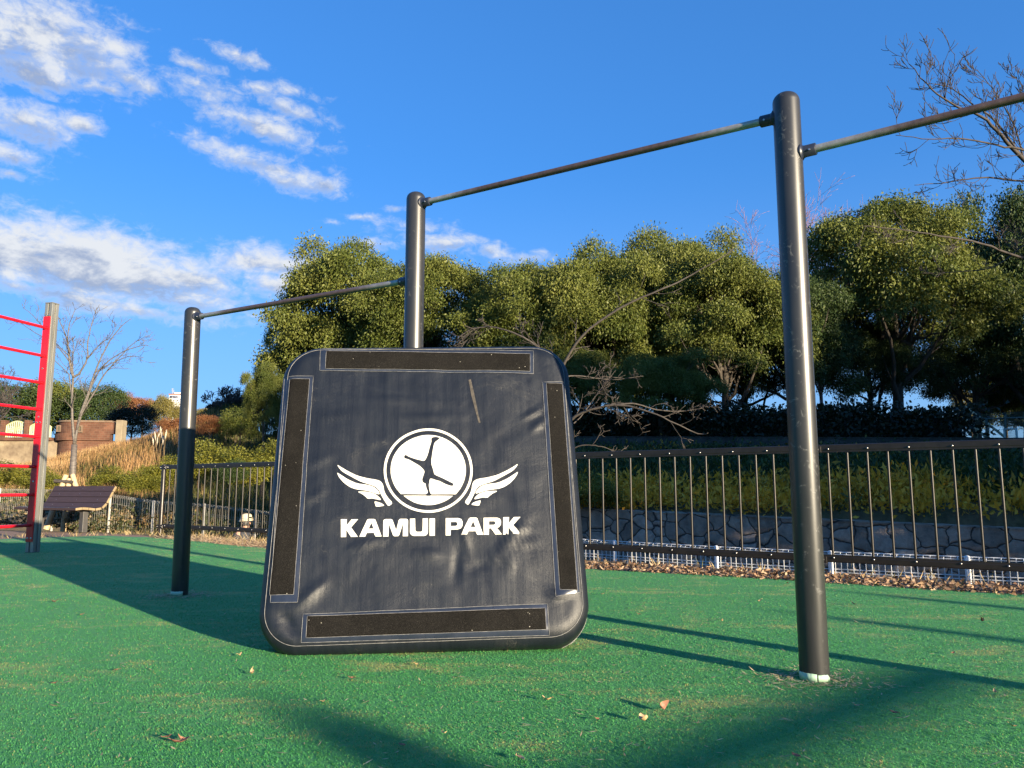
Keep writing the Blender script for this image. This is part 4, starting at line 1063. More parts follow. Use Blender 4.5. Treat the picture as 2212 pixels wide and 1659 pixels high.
def limb_mesh(name, Cn, rz, trunk_h, r0, seed, nlimb=20, spread=.55):
    """tapered trunk with limbs running out to the lobes; z = 0 is the crown centre"""
    rr = random.Random(seed); mb = MB(); zb = -rz * .8 - trunk_h; pts = [(0, 0, zb - 7)]; rad = [r0 * 1.25]
    for i in range(9):
        t = i / 8; z = zb + (trunk_h + rz * 1.1) * t
        pts.append((math.sin(t * 3 + seed) * .10, math.cos(t * 2.4 + seed) * .10 - math.cos(seed) * .1, z)); rad.append(r0 * (1.25 - .25 * min(1, t * 6)) * (1 - .72 * t))
    mb.tube(pts, rad, 12)
    ids = list(range(len(Cn))); rr.shuffle(ids)
    for j in ids[:nlimb]:
        e = Vector(Cn[j]) * .92; t = rr.uniform(.30, .85); k = int(t * 8) + 1; s_ = Vector(pts[k]); r_ = rad[k] * .55
        mid = s_.lerp(e, .5) + Vector((rr.uniform(-.3, .3), rr.uniform(-.3, .3), -.12 * (e - s_).length)); pl_ = []
        for i in range(8):
            u = i / 7; p = s_.lerp(mid, u).lerp(mid.lerp(e, u), u) + Vector((rr.gauss(0, .05), rr.gauss(0, .05), rr.gauss(0, .05))) * (1 if 0 < i < 7 else 0); pl_.append(p)
        mb.tube(pl_, [max(.012, r_ * (1 - .85 * i / 7)) for i in range(8)], 7)
        for q in range(4):
            b0 = pl_[rr.randint(2, 6)]; dd = (e - s_).normalized() + Vector((rr.gauss(0, .6), rr.gauss(0, .6), rr.gauss(.3, .4))); l_ = rr.uniform(.25, .6)
            mb.tube([b0, b0 + dd * l_ * .5, b0 + dd * l_ + Vector((0, 0, .1))], [.03, .02, .008], 5)
    return mb.mesh(name, True)

KIND = {}
def make_kind(key, seed, rx, rz, trunk_h, r0, **kw):
    cm, Cn = crown_mesh('crown', seed, rx, rz, **kw); tm = limb_mesh('trunk', Cn, rz, trunk_h, r0, seed)
    cm.materials.append(M['leaf_olive']); tm.materials.append(M['bark']); KIND[key] = (cm, tm, rx, rz, trunk_h)
make_kind('a', 11, 3.0, 2.6, 1.6, .20, nlobe=54, tufts=74, per=26, leaf=.100, lobe=.23, hollow=.0)
make_kind('b', 12, 3.0, 3.0, 1.7, .22, nlobe=60, tufts=72, per=26, leaf=.100, lobe=.22, hollow=.0, low=.66)
make_kind('c', 13, 3.2, 2.4, 1.9, .24, nlobe=50, tufts=74, per=26, leaf=.100, lobe=.23, hollow=.0, low=.75)
make_kind('s', 14, 3.0, 2.7, 1.0, .16, nlobe=34, tufts=44, per=13, leaf=.20, lobe=.30)       # coarser, for far trees and shrubs
def tree(key, x, y, zc, sx, label, sz=None, rz_=0.0, leafm_='leaf_olive', name='evergreen_tree', cat='tree', group='evergreen trees on the terrace'):
    """crown centre at (x, y, zc); sx, sz scale the crown, the trunk is cut to the ground by its own length"""
    cm, tm, rx, rz, th = KIND[key]; sz = sz or sx
    t = thing(name, label, cat, (x, y, zc), rz_, group)
    c = link('crown', cm, t); c.scale = (sx, sx, sz); c.material_slots[0].link = 'OBJECT'; c.material_slots[0].material = M[leafm_]
    k = link('trunk', tm, t); g = tz(x, y); need = zc - g; have = (rz * .8 + th) * sz
    k.scale = (sx, sx, sz)     # the trunk runs on below the ground
    return t
def crown_at(px0, px1, pytop, pybot, Y):
    """crown centre and half sizes from its extent in the photo at depth Y"""
    a, c = at(px0, (pytop + pybot) / 2, Y), at(px1, (pytop + pybot) / 2, Y); t, b_ = at((px0 + px1) / 2, pytop, Y), at((px0 + px1) / 2, pybot, Y)
    return (a.x + c.x) / 2, (t.z + b_.z) / 2, (c.x - a.x) / 2, (t.z - b_.z) / 2
def ptree(key, px0, px1, pytop, pybot, Y, label, rz_=0.0, **kw):
    x, zc, hx, hz = crown_at(px0, px1, pytop, pybot, Y); cm, tm, rx, rz, th = KIND[key]
    sz = 2 * hz / (rz * 1.82)          # a crown reaches 1.04 rz above its centre and .78 rz below
    return tree(key, x, Y, zc + hz - 1.04 * rz * sz, hx / (rx * 1.06), label, sz, rz_, **kw)
ptree('a', 590, 925, 535, 860, 33, 'rounded olive green tree nearest the open sky, crown above the left side of the mat', .3)
ptree('b', 770, 1085, 552, 860, 31, 'olive tree behind the middle post, second of the terrace trees from the open sky', 1.9)
ptree('c', 572, 730, 690, 880, 35, 'low olive crown peeping out left of the mat top under the rounded tree', .9)
ptree('b', 985, 1300, 565, 890, 29, 'olive tree with a bare branch in front, right of the middle post', 2.6)
ptree('a', 1130, 1440, 540, 880, 28, 'tall olive tree halfway between the middle and front posts', 4.1)
ptree('c', 1290, 1600, 520, 840, 30, 'broad topped olive tree whose top is level with the pale branch tip', 5.0)
ptree('b', 1400, 1720, 538, 890, 27, 'sunlit olive tree just left of the tall front post', .8)
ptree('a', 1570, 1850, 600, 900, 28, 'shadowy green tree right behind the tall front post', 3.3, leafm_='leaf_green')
ptree('b', 1725, 2120, 425, 850, 30, 'tallest olive tree with a thick dark trunk right of the front post', 5.7)
ptree('c', 2065, 2370, 440, 860, 33, 'olive tree cut by the right edge of the photo', 2.2, leafm_='leaf_green')
ptree('c', 1150, 1350, 760, 910, 26, 'low leafy sapling crown close right of the mat top', 1.2)
ptree('c', 1320, 1540, 770, 925, 24, 'low leafy olive crown hanging over the dark hedge', 4.4)
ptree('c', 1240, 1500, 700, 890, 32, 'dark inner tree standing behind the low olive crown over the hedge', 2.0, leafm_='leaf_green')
ptree('c', 1480, 1740, 700, 890, 31, 'inner tree filling the gap left of the front post', 3.0)
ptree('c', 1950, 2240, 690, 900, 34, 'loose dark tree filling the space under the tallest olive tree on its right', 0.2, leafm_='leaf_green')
ptree('a', 2110, 2320, 790, 940, 36, 'sunlit low tree behind the wire court fence', 1.0)
ptree('c', 800, 1020, 790, 970, 28, 'low evergreen added unseen behind the middle of the mat to shade the hill', 2.5, leafm_='leaf_green')  # added out of sight behind the mat to shade the hill slope
ptree('c', 1790, 1970, 700, 880, 31, 'drooping side crown left of the thick dark trunk', 3.7, leafm_='leaf_green')
# low trees that shade the terrace, growing right of the picture and seen only as shade
shade = [(15.8, 4.9, 0), (18.2, 6.9, 0), (20.8, 9.0, 0), (23.8, 11.4, 0), (27.2, 14.2, 0), (31, 17, 0), (36, 21, 0)]
sx0 = None
for k, (x, y, zc) in enumerate(shade):
    low_ = k in (2, 3); hi_ = k >= 4
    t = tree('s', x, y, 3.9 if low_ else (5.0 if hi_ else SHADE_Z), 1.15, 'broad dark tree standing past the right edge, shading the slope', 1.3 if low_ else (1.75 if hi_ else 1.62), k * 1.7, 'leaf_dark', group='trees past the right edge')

for k, (x, y) in enumerate([(11.3, 5.0), (12.9, 7.4)]):  # two unseen trees added only to throw shade on the stone wall
    tree('s', x, y, 2.0, .64, 'small dense tree added out of view to shade the stone wall', 1.08, k * 2.1, 'leaf_dark', group='trees past the right edge')

# far left background trees
bgk = dict(group='trees on the far hill', name='background_tree')
ptree('s', -60, 130, 832, 935, 62, 'olive evergreen behind the arched railing at the far left', .4, leafm_='leaf_green', **bgk)
ptree('s', 60, 190, 830, 930, 64, 'olive evergreen behind the bare young tree', 1.4, leafm_='leaf_olive', **bgk)
ptree('s', 160, 258, 836, 935, 61, 'rounded green tree above the brick terrace wall', 2.9, leafm_='leaf_green', **bgk)
ptree('s', 232, 290, 850, 900, 72, 'orange tinged tree between the green trees above the brick wall', .2, leafm_='leaf_rust', **bgk)
ptree('s', 240, 335, 876, 945, 54, 'dark green bushy tree right of the brick terrace wall', 4.0, leafm_='leaf_dark', **bgk)
ptree('s', 280, 340, 862, 905, 78, 'small rust coloured tree on the skyline left of the white building', 1.0, leafm_='leaf_rust', **bgk)
ptree('s', 326, 372, 858, 925, 66, 'feathery yellow green bamboo clump left of the white building', 2.0, leafm_='leaf_bamboo', **bgk)
ptree('s', 372, 412, 872, 925, 67, 'yellow green bamboo clump in front of the white building', 3.0, leafm_='leaf_bamboo', **bgk)
ptree('s', 425, 500, 880, 930, 64, 'brownish bamboo clump right of the dark left post', 5.0, leafm_='leaf_bamboo', **bgk)
ptree('s', 345, 402, 905, 940, 36, 'rust orange shrub left of the dark left post', 3.0, leafm_='leaf_rust', **bgk)
ptree('s', 424, 482, 900, 940, 34, 'rust orange shrub right of the dark left post', 1.0, leafm_='leaf_rust', **bgk)
ptree('s', 480, 560, 885, 950, 34, 'olive bush under the bare grey tree', 2.5, leafm_='leaf_olive', **bgk)
ptree('a', 526, 620, 790, 930, 26, 'small olive tree standing alone left of the mat', 2.2, group='trees on the far hill', name='background_tree')
ptree('s', 600, 760, 860, 950, 40, 'green bush at the hill edge behind the mat top', .7, leafm_='leaf_green', **bgk)
# skyline trees beyond the terrace hedge
for k, (x0, x1, t_, b_) in enumerate([(2060, 2130, 845, 930), (2110, 2230, 810, 930)]):
    ptree('s', x0, x1, t_, b_, 55, ['brownish far tree seen through the court fence', 'sunlit far tree seen behind the court fence'][k], k * 2.0, leafm_=['leaf_bamboo', 'leaf_olive'][k], **bgk)

# ------------------------------------------------------------------ bare trees
def grow(mb, p, d, L, r, depth, rr, up=.25, spread=.75, nchild=(3, 5), wig=.16, rmin=.0028, seg=6):
    pts = [Vector(p)]; q = Vector(p); dd = Vector(d).normalized()
    for i in range(seg):
        dd = (dd + Vector((rr.gauss(0, wig), rr.gauss(0, wig), rr.gauss(0, wig) + up * .22))).normalized(); q = q + dd * (L / seg); pts.append(q.copy())
    mb.tube(pts, [max(rmin, r * (1 - .7 * i / seg)) for i in range(seg + 1)], 7 if r > .02 else 5)
    if depth <= 0: return
    for _ in range(rr.randint(*nchild)):
        t = rr.uniform(.25, 1); k = min(seg - 1, int(t * seg)); b0 = pts[k].lerp(pts[k + 1], t * seg - k if t < 1 else 1); tang = (pts[k + 1] - pts[k]).normalized()
        ax = tang.orthogonal().normalized(); ax.rotate(Matrix.Rotation(rr.uniform(0, 6.283), 3, tang)); nd = (tang * (1 - .35 * spread) + ax * spread * rr.uniform(.5, 1.1)).normalized()
        grow(mb, b0, nd, L * rr.uniform(.38, .68), max(rmin, r * .48 * (1 - .4 * t)), depth - 1, rr, up, spread, nchild, wig, rmin, max(3, seg - 1))
def limb_along(mb, pts, r0, r1, rr, twigs, tl, depth=2, up=.25, spread=.8, n=26):
    """a main limb through given points, with side twigs growing from it"""
    P_ = [Vector(p) for p in pts]; out = []
    for i in range(n + 1):
        t = i / n * (len(P_) - 1); k = min(len(P_) - 2, int(t)); f = t - k
        p0, p1, p2, p3 = P_[max(0, k-1)], P_[k], P_[k+1], P_[min(len(P_)-1, k+2)]
        out.append(.5 * ((2*p1) + (p2-p0)*f + (2*p0-5*p1+4*p2-p3)*f*f + (3*p1-p0-3*p2+p3)*f**3) + Vector((rr.gauss(0, .004), rr.gauss(0, .004), rr.gauss(0, .004))) * (r0 * 40))
    mb.tube(out, [r0 + (r1 - r0) * (i / n) ** .8 for i in range(n + 1)], 9)
    for _ in range(twigs):
        t = rr.uniform(.12, 1) ; k = min(n - 1, int(t * n)); tang = (out[k+1] - out[k]).normalized()
        ax = tang.orthogonal().normalized(); ax.rotate(Matrix.Rotation(rr.uniform(0, 6.283), 3, tang)); nd = (tang * .75 + ax * spread).normalized()
        grow(mb, out[k], nd, tl * rr.uniform(.5, 1.2) * (1.15 - .5 * t), max(.0032, (r0 + (r1 - r0) * t) * .42), depth, rr, up, spread, (2, 4), .11)
    return out
# cherry behind the mat: trunk hidden by the mat, long pale limbs fanning out in front of the terrace
YC = 9.8; rr = random.Random(5)
ct = at(1165, 1120, YC); cg = tz(ct.x, YC)
cherry = thing('bare_cherry_tree', 'leafless cherry tree spreading grey limbs from behind the black mat', 'tree', (ct.x, YC, cg))
o0 = Vector((ct.x, YC, cg)); rel = lambda p: Vector(p) - o0
mb = MB(); trunk = [rel((ct.x, YC, cg - .1)), rel(at(1172, 1080, YC)), rel(at(1182, 960, YC)), rel(at(1196, 860, YC)), rel(at(1205, 815, YC))]
mb.tube(trunk, [.09, .075, .06, .045, .03], 12)
fork = at(1205, 815, YC)
limb_along(mb, [rel(fork), rel(at(1226, 772, 9.7)), rel(at(1262, 722, 9.6)), rel(at(1340, 664, 9.5)), rel(at(1430, 625, 9.4)), rel(at(1490, 596, 9.4)), rel(at(1550, 562, 9.3)), rel(at(1582, 538, 9.3))], 0.0223, 0.0048, rr, 8, .38, 1)
limb_along(mb, [rel(at(1196, 860, YC)), rel(at(1190, 780, 9.9)), rel(at(1160, 748, 10)), rel(at(1120, 724, 10)), rel(at(1070, 708, 10.1)), rel(at(1020, 710, 10.2)), rel(at(985, 735, 10.2))], 0.0211, 0.0064, rr, 13, .42)
limb_along(mb, [rel(at(1182, 960, YC)), rel(at(1225, 915, 9.6)), rel(at(1262, 890, 9.5)), rel(at(1330, 875, 9.4)), rel(at(1385, 885, 9.3)), rel(at(1440, 905, 9.2)), rel(at(1510, 938, 9.2)), rel(at(1530, 935, 9.1))], 0.0236, 0.0048, rr, 11, .36, up=.0)
limb_along(mb, [rel(at(1330, 875, 9.4)), rel(at(1370, 872, 9.4)), rel(at(1420, 885, 9.5)), rel(at(1470, 888, 9.6)), rel(at(1515, 882, 9.6))], 0.0124, 0.0040, rr, 5, .3, up=.1)
limb_along(mb, [rel(at(1205, 815, YC)), rel(at(1250, 812, 9.9)), rel(at(1320, 820, 10)), rel(at(1390, 812, 10))], 0.0124, 0.0032, rr, 8, .34)
limb_along(mb, [rel(at(1176, 1030, YC)), rel(at(1240, 968, 9.6)), rel(at(1300, 965, 9.5)), rel(at(1345, 985, 9.5))], 0.0124, 0.0032, rr, 7, .3)
limb_along(mb, [rel(at(1182, 960, YC)), rel(at(1250, 905, 10.1)), rel(at(1290, 850, 10.3)), rel(at(1330, 800, 10.4))], 0.0099, 0.0032, rr, 6, .34)
mb.build('trunk', M['bark_grey'], cherry, True)
# dark cherry reaching in from the right
YR = 8.6; rr = random.Random(21)
rb = at(2560, 1150, YR); rg = tz(rb.x, YR)
cherry2 = thing('bare_cherry_tree', 'leafless dark cherry tree reaching into the sky at the upper right', 'tree', (rb.x, YR, rg))
o0 = Vector((rb.x, YR, rg)); mb = MB()
mb.tube([rel((rb.x, YR, rg - .1)), rel(at(2545, 900, YR)), rel(at(2500, 640, YR)), rel(at(2440, 500, YR))], [.15, .12, .10, .085], 12)
f2 = at(2500, 640, YR)
limb_along(mb, [rel(at(2440, 500, YR)), rel(at(2330, 440, 8.4)), rel(at(2212, 345, 8.2)), rel(at(2160, 290, 8.1)), rel(at(2120, 252, 8)), rel(at(2060, 225, 8)), rel(at(2010, 190, 7.9)), rel(at(1965, 140, 7.9))], 0.0330, 0.0040, rr, 18, .55, up=.7)
limb_along(mb, [rel(at(2212, 345, 8.2)), rel(at(2150, 262, 8.2)), rel(at(2100, 225, 8.2)), rel(at(2055, 190, 8.3)), rel(at(2000, 180, 8.3))], 0.0143, 0.0032, rr, 11, .42, up=.7)
limb_along(mb, [rel(at(2330, 440, 8.4)), rel(at(2230, 335, 8.0)), rel(at(2165, 316, 7.9)), rel(at(2080, 300, 7.8)), rel(at(2010, 300, 7.7)), rel(at(1935, 292, 7.7))], 0.0165, 0.0032, rr, 11, .42, up=.7)
limb_along(mb, [rel(at(2440, 500, YR)), rel(at(2290, 400, 8.9)), rel(at(2200, 390, 8.9)), rel(at(2110, 384, 8.8)), rel(at(2040, 395, 8.8)), rel(at(1975, 400, 8.7))], 0.0193, 0.0032, rr, 15, .42, up=.6)
limb_along(mb, [rel(f2), rel(at(2330, 590, 8.2)), rel(at(2212, 560, 8)), rel(at(2120, 527, 7.9)), rel(at(2020, 508, 7.8)), rel(at(1930, 493, 7.8)), rel(at(1860, 488, 7.7))], 0.0220, 0.0032, rr, 11, .36, up=.6)
limb_along(mb, [rel(at(2330, 590, 8.2)), rel(at(2240, 520, 8.4)), rel(at(2150, 575, 8.5)), rel(at(2060, 588, 8.5)), rel(at(1990, 590, 8.5))], 0.0121, 0.0032, rr, 9, .36, up=.6)
limb_along(mb, [rel(at(2212, 345, 8.2)), rel(at(2190, 270, 8.4)), rel(at(2150, 200, 8.4)), rel(at(2110, 150, 8.4))], 0.0110, 0.0032, rr, 11, .42, up=.7)
limb_along(mb, [rel(at(2330, 440, 8.4)), rel(at(2260, 300, 8.4)), rel(at(2215, 230, 8.4)), rel(at(2195, 165, 8.4))], 0.0132, 0.0032, rr, 11, .42, up=.7)
mb.build('trunk', M['twig_dark'], cherry2, True)
# young staked tree by the bench
YS = 15.0; rr = random.Random(9)
sg = at(152, 1130, YS); sgz = tz(sg.x, YS) - .02
young = thing('young_bare_tree', 'young leafless tree with pale bark standing behind the bench', 'tree', (sg.x, YS, sgz))
o0 = Vector((sg.x, YS, sgz)); mb = MB(); P = lambda x, y: rel(at(x, y, YS))
mb.tube([rel((sg.x, YS, sgz)), P(155, 1080), P(157, 1020), P(161, 960)], [.075, .066, .06, .052], 10)
for pts, r0 in [([(161, 960), (158, 930), (156, 880), (158, 815), (150, 770), (143, 730), (128, 690), (117, 672)], .042), ([(158, 815), (152, 790), (146, 740), (150, 700), (165, 665)], .028), ([(158, 815), (172, 805), (188, 775), (190, 740), (198, 700), (206, 672)], .03),
                ([(161, 960), (172, 900), (190, 850), (205, 805), (222, 765), (245, 725), (268, 700), (285, 688)], .036), ([(172, 900), (196, 860), (225, 810), (255, 775), (290, 740), (318, 726)], .026), ([(166, 930), (185, 870), (215, 800), (262, 762), (300, 748), (320, 745)], .024),
                ([(156, 880), (150, 815), (140, 800), (110, 770), (95, 745)], .016), ([(158, 815), (157, 770), (160, 740)], .015), ([(156, 790), (120, 745), (70, 715), (35, 690)], .016), ([(150, 770), (115, 735), (75, 685), (50, 665)], .014), ([(188, 775), (215, 745), (240, 725), (252, 700)], .016), ([(205, 805), (240, 785), (280, 770), (310, 772)], .016)]:
    limb_along(mb, [P(*q) for q in pts], r0 * .8, .004, rr, 12, .36, depth=1, up=.3, n=18)
mb.build('trunk', surf('pale cherry bark', (.06, .05, .042), (.135, .115, .098), 10, .6, bmp=.3, bd=.005, stretch=(1, 1, 4)), young, True)
M['stake'] = surf('peeled log', (.40, .28, .15), (.56, .42, .25), 8, .75, bmp=.3, stretch=(6, 6, .6))
stakes = thing('tree_stake', 'peeled log stakes tied as a tripod round the young tree', 'stakes', (sg.x, YS, sgz))
for a, c in [((116, 1142), (149, 1026)), ((206, 1146), (163, 1026)), ((152, 1150), (156, 1034))]:
    MB().tube([P(*a) - Vector((0, .25, 0)), P(*c) - Vector((0, .1, 0))], [.055, .045], 12).build('stake', M['stake'], stakes, True, auto=50)
MB().tube([P(127, 1039) - Vector((0, .14, 0)), P(169, 1042) - Vector((0, .14, 0))], .035, 12).build('crossbar', M['bark_grey'], stakes, True, auto=50)
MB().tube([P(154, 1034) - Vector((0, .02, 0)), P(156, 1052) - Vector((0, .02, 0))], .09, 10).build('wrap', surf('black wrap', (.012, .012, .012), (.03, .03, .03), 20, .9), stakes, True, auto=50)
# bare grey tree on the far hill, bare reddish tree behind the terrace, bare tree at the far left
def bare(px, pytop, pybase, Y, label, r, seedv, n=7, m_='bark_grey', depth=4, lean=.5, rmin=.010, nch=(3, 4)):
    b0 = at(px, pybase, Y); L = at(px, pytop, Y).z - b0.z; t = thing('bare_tree', label, 'tree', tuple(b0)); rr = random.Random(seedv); mb = MB()
    mb.tube([(0, 0, -3), (0, 0, L * .10)], [r * 1.2, r], 8)
    for i in range(n):
        a = i / n * 6.283 + rr.uniform(-.3, .3); grow(mb, (0, 0, L * rr.uniform(.02, .12)), (math.cos(a) * lean, math.sin(a) * lean, 1), L * .6, r * .6, depth, rr, .2, .75, nch, .14, rmin)
    mb.build('trunk', M[m_], t, True)
bare(495, 840, 935, 43, 'bare grey twiggy tree on the shaded hill left of the mat', .12, 31, 11, 'bark_grey', lean=.8, rmin=.012, nch=(4, 6))
M['red_twig'] = surf('reddish twigs', (.20, .10, .09), (.30, .17, .15), 12, .8)
bare(1775, 495, 880, 40, 'bare reddish twiggy tree showing above the green trees behind the front post', .09, 33, 8, 'red_twig', rmin=.006, nch=(4, 5), lean=.35)
bare(-30, 800, 940, 48, 'bare pale tree behind the red ladder rungs', .14, 35, 9, 'bark_grey', lean=.9)
KIND_BUSH, _ = crown_mesh('foliage', 77, 1.05, .95, nlobe=20, tufts=60, per=10, leaf=.10, lobe=.36, hollow=-.5, fill=.3)
KIND_BUSH.materials.append(M['leaf_yellow'])
# ------------------------------------------------------------------ stone walls
def stone_wall(name, label, s_off, x0, x1, zlo, zhi, cell, seedv, pitch=.034):
    """a leaning rubble wall following the railing line at distance s_off"""
    nxw = int((x1 - x0) / pitch / .82); nz = int(2.2 / pitch)
    V, J, Cc = [], [], []
    for i in range(nxw + 1):
        X = x0 + (x1 - x0) * i / nxw
        Y = P1f.y + (s_off - (X - P1f.x) * n1f.x) / n1f.y
        lo, hi = zlo(X, Y), zhi(X, Y)
        a = (X - x0) / d1.x
        for j in range(nz + 1):
            f = j / nz; z = lo + (hi - lo) * f
            q = Vector((a / cell, z / (cell * .72), seedv)); q += Vector((noise.noise(q * 1.1), noise.noise(q * 1.1 + Vector((9, 3, 1))), 0)) * .18
            dist, pts = noise.voronoi(q); e = dist[1] - dist[0]
            k = min(1, max(0, (e - .004) / .030)); k = k * k * (3 - 2 * k)
            hsh = (math.sin(pts[0].x * 12.9 + pts[0].y * 78.2) * 43758.5) % 1.0
            out = noise.fractal(Vector((a * 5, z * 5, 2)), 1, 2, 3) * .014
            if j == nz: out = .03
            b = .10 * (1 - f)
            V.append((X - n1f.x * (out + b), Y - n1f.y * (out + b), z)); J.append(k); Cc.append(hsh)
    base = len(V)
    for i in range(nxw + 1):     # coping back into the bank
        x, y, z = V[i * (nz + 1) + nz]; V.append((x + n1f.x * .5, y + n1f.y * .5, z + .01)); J.append(.8); Cc.append(.4)
    Q = [(i*(nz+1)+j, (i+1)*(nz+1)+j, (i+1)*(nz+1)+j+1, i*(nz+1)+j+1) for i in range(nxw) for j in range(nz)] + [(i*(nz+1)+nz, (i+1)*(nz+1)+nz, base+i+1, base+i) for i in range(nxw)]
    me = npmesh(name, np.array(V), np.array(Q), None, True, {'joint': ('POINT', J), 'cell': ('POINT', Cc)})
    return tag(link(name, me, None, M['stone']), label, 'stone wall')
m, nt, b = newmat('grey brown wall stone')
v = coord(nt, 'Object', (3.1, 0, 3.3))
wn = noise_n(nt, 1.3, 3, .5, v); va = N(nt, 'ShaderNodeVectorMath', operation='MULTIPLY_ADD'); nt.links.new(wn.outputs['Color'], va.inputs[0]); va.inputs[1].default_value = (.55, 0, .55); nt.links.new(v, va.inputs[2])
ve = N(nt, 'ShaderNodeTexVoronoi', feature='DISTANCE_TO_EDGE'); vc = N(nt, 'ShaderNodeTexVoronoi', feature='F1')
for q_ in (ve, vc): nt.links.new(va.outputs[0], q_.inputs['Vector']); q_.inputs['Scale'].default_value = 1.0; q_.inputs['Randomness'].default_value = .85
n1 = noise_n(nt, 5, 8, .7, coord(nt)); n2 = noise_n(nt, 40, 5, .7, coord(nt))
sp_ = N(nt, 'ShaderNodeSeparateColor'); nt.links.new(vc.outputs['Color'], sp_.inputs[0])
cc_ = ramp(nt, sp_.outputs[0], [(0, (.22, .175, .135)), (.4, (.32, .26, .205)), (.7, (.42, .345, .28)), (1, (.29, .215, .16))])
st_ = ramp(nt, n1.outputs['Fac'], [(.3, (.45, .45, .46)), (.65, (1.15, 1.12, 1.08))])
col = mixc(nt, 1.0, cc_.outputs[0], st_.outputs[0], 'MULTIPLY'); jt = ramp(nt, ve.outputs['Distance'], [(.010, 0), (.035, 1)])
nt.links.new(mixc(nt, jt.outputs[0], (.03, .028, .024), col), b.inputs['Base Color']); b.inputs['Roughness'].default_value = .9
sm_ = ramp(nt, ve.outputs['Distance'], [(.0, 0), (.06, .8), (.2, 1)])
bump(nt, b, mixf(nt, 'ADD', mixf(nt, 'ADD', sm_.outputs[0], mixf(nt, 'MULTIPLY', sp_.outputs[1], .5)), mixf(nt, 'MULTIPLY', mixf(nt, 'ADD', n1.outputs['Fac'], mixf(nt, 'MULTIPLY', n2.outputs['Fac'], .4)), .8)), .8, .035); M['stone'] = m
stone_wall('stone_wall', 'rough grey rubble stone wall at the foot of the planted slope', WALL1, -4.5, 13, lambda X, Y: -1.6, lambda X, Y: .36 - .03 * (X - 1.6), .46, 3.0)
M['shade_stone'] = surf('stone in shade tone', (.020, .022, .018), (.065, .064, .055), 3, .9, bmp=.6, bd=.03)  # darker stone tone: the terrace wall's shade is put into the colour
tw = stone_wall('terrace_wall', 'shaded stone retaining wall along the top of the planted slope', WALL2, -3, 13.0, lambda X, Y: 1.4 - .05 * (X - 2.5), lambda X, Y: 2.32 - .05 * (X - 2.5), .5, 8.0, .07); tw.data.materials.clear(); tw.data.materials.append(M['shade_stone'])

# ------------------------------------------------------------------ undergrowth on the slope, hedge, grasses, shrubs
def scatter(n, xlo, xhi, slo, shi):
    X = rng.uniform(xlo, xhi, n); s_ = rng.uniform(slo, shi, n); Y = P1f.y + (s_ - (X - P1f.x) * n1f.x) / n1f.y
    return X, Y, terrain(X, Y), s_
def clumps(nc, per, xlo, xhi, slo, shi, rad, leaf, wide, upb, hgt, tone):
    X, Y, Z_, s_ = scatter(nc, xlo, xhi, slo, shi); k = per
    cx, cy, cz = np.repeat(X, k), np.repeat(Y, k), np.repeat(Z_, k); n = nc * k
    off_ = rng.normal(0, 1, (n, 3)) * np.array([rad, rad, rad * .5]); hh = np.repeat(rng.uniform(.3, 1, nc), k) * hgt
    P_ = np.stack([cx, cy, cz + .02], 1) + off_; P_[:, 2] = np.maximum(P_[:, 2], cz) + rng.uniform(0, 1, n) * hh
    A_ = unit(off_ * 1.2 + rng.normal(0, .5, (n, 3)) + np.array([0, 0, upb])); S_ = frame(A_); L_ = rng.uniform(.6, 1.3, n) * leaf
    V, Q = leaves_np(P_, A_, S_, L_, L_ * wide, L_ * rng.uniform(-.1, .1, n))
    tn = tone(s_, X, Y)
    return V, Q, np.clip(np.repeat(tn, k) + rng.uniform(-.12, .12, n), 0, 1)
def join(parts):
    V, Q, T = [], [], []; b = 0
    for v_, q_, t_ in parts: V.append(v_); Q.append(q_ + b); T.append(t_); b += len(v_)
    return np.concatenate(V), np.concatenate(Q), np.concatenate(T)
def slope_tone(s_, X, Y):
    pn = np.array([noise.noise(Vector((x * .55, y * .9, 4))) for x, y in zip(X, Y)])
    band = np.exp(-((s_ - 6.5) / 1.1) ** 2)
    return np.clip(.12 + 1.05 * band * (.8 + pn * 1.6) + .35 * np.maximum(pn, 0) + rng.normal(0, .1, len(X)), 0, 1)
M['fern'] = leafmat('slope undergrowth', [(0, (.025, .05, .014)), (.3, (.06, .095, .02)), (.42, (.24, .16, .025)), (.62, (.68, .33, .03)), (1, (.82, .42, .04))], .25, .6)
V, Q, T = join([clumps(4200, 24, -6, 13, WALL1 + .3, WALL2 - .1, .17, .10, .24, .5, .4, slope_tone), clumps(900, 26, -6, 13, WALL1 + .3, 9.4, .2, .16, .14, .5, .45, slope_tone)])
tag(link('undergrowth', npmesh('undergrowth', V, Q, T), None, M['fern']), 'dark green and yellow fern like undergrowth covering the slope', 'undergrowth', kind='stuff')

# hedge: leafy block with a dark woody core
hx0, hx1 = -6.0, 11.6
n = 60000; X = rng.uniform(hx0, hx1, n); s_ = WALL2 + 2.6 + rng.normal(0, .8, n); Y = P1f.y + (s_ - (X - P1f.x) * n1f.x) / n1f.y; zt = terrain(X, Y)
hh = 1.05 + .3 * np.array([noise.noise(Vector((x * .6, 0, 2))) for x in X]); u = rng.uniform(0, 1, n) ** .8
P_ = np.stack([X, Y, zt + u * hh], 1); A_ = unit(rng.normal(size=(n, 3)) + np.array([-.3, -.6, .3])); S_ = frame(A_); L_ = rng.uniform(.08, .15, n)
V, Q = leaves_np(P_, A_, S_, L_, L_ * .3, L_ * rng.uniform(-.1, .1, n))
hedge = thing('hedge', 'long dark clipped hedge under the trees on top of the terrace', 'hedge', (0, 0, 0))
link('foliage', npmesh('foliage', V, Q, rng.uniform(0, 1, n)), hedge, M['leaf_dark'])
mb = MB(); hs = np.arange(hx0, hx1 + .1, .6)
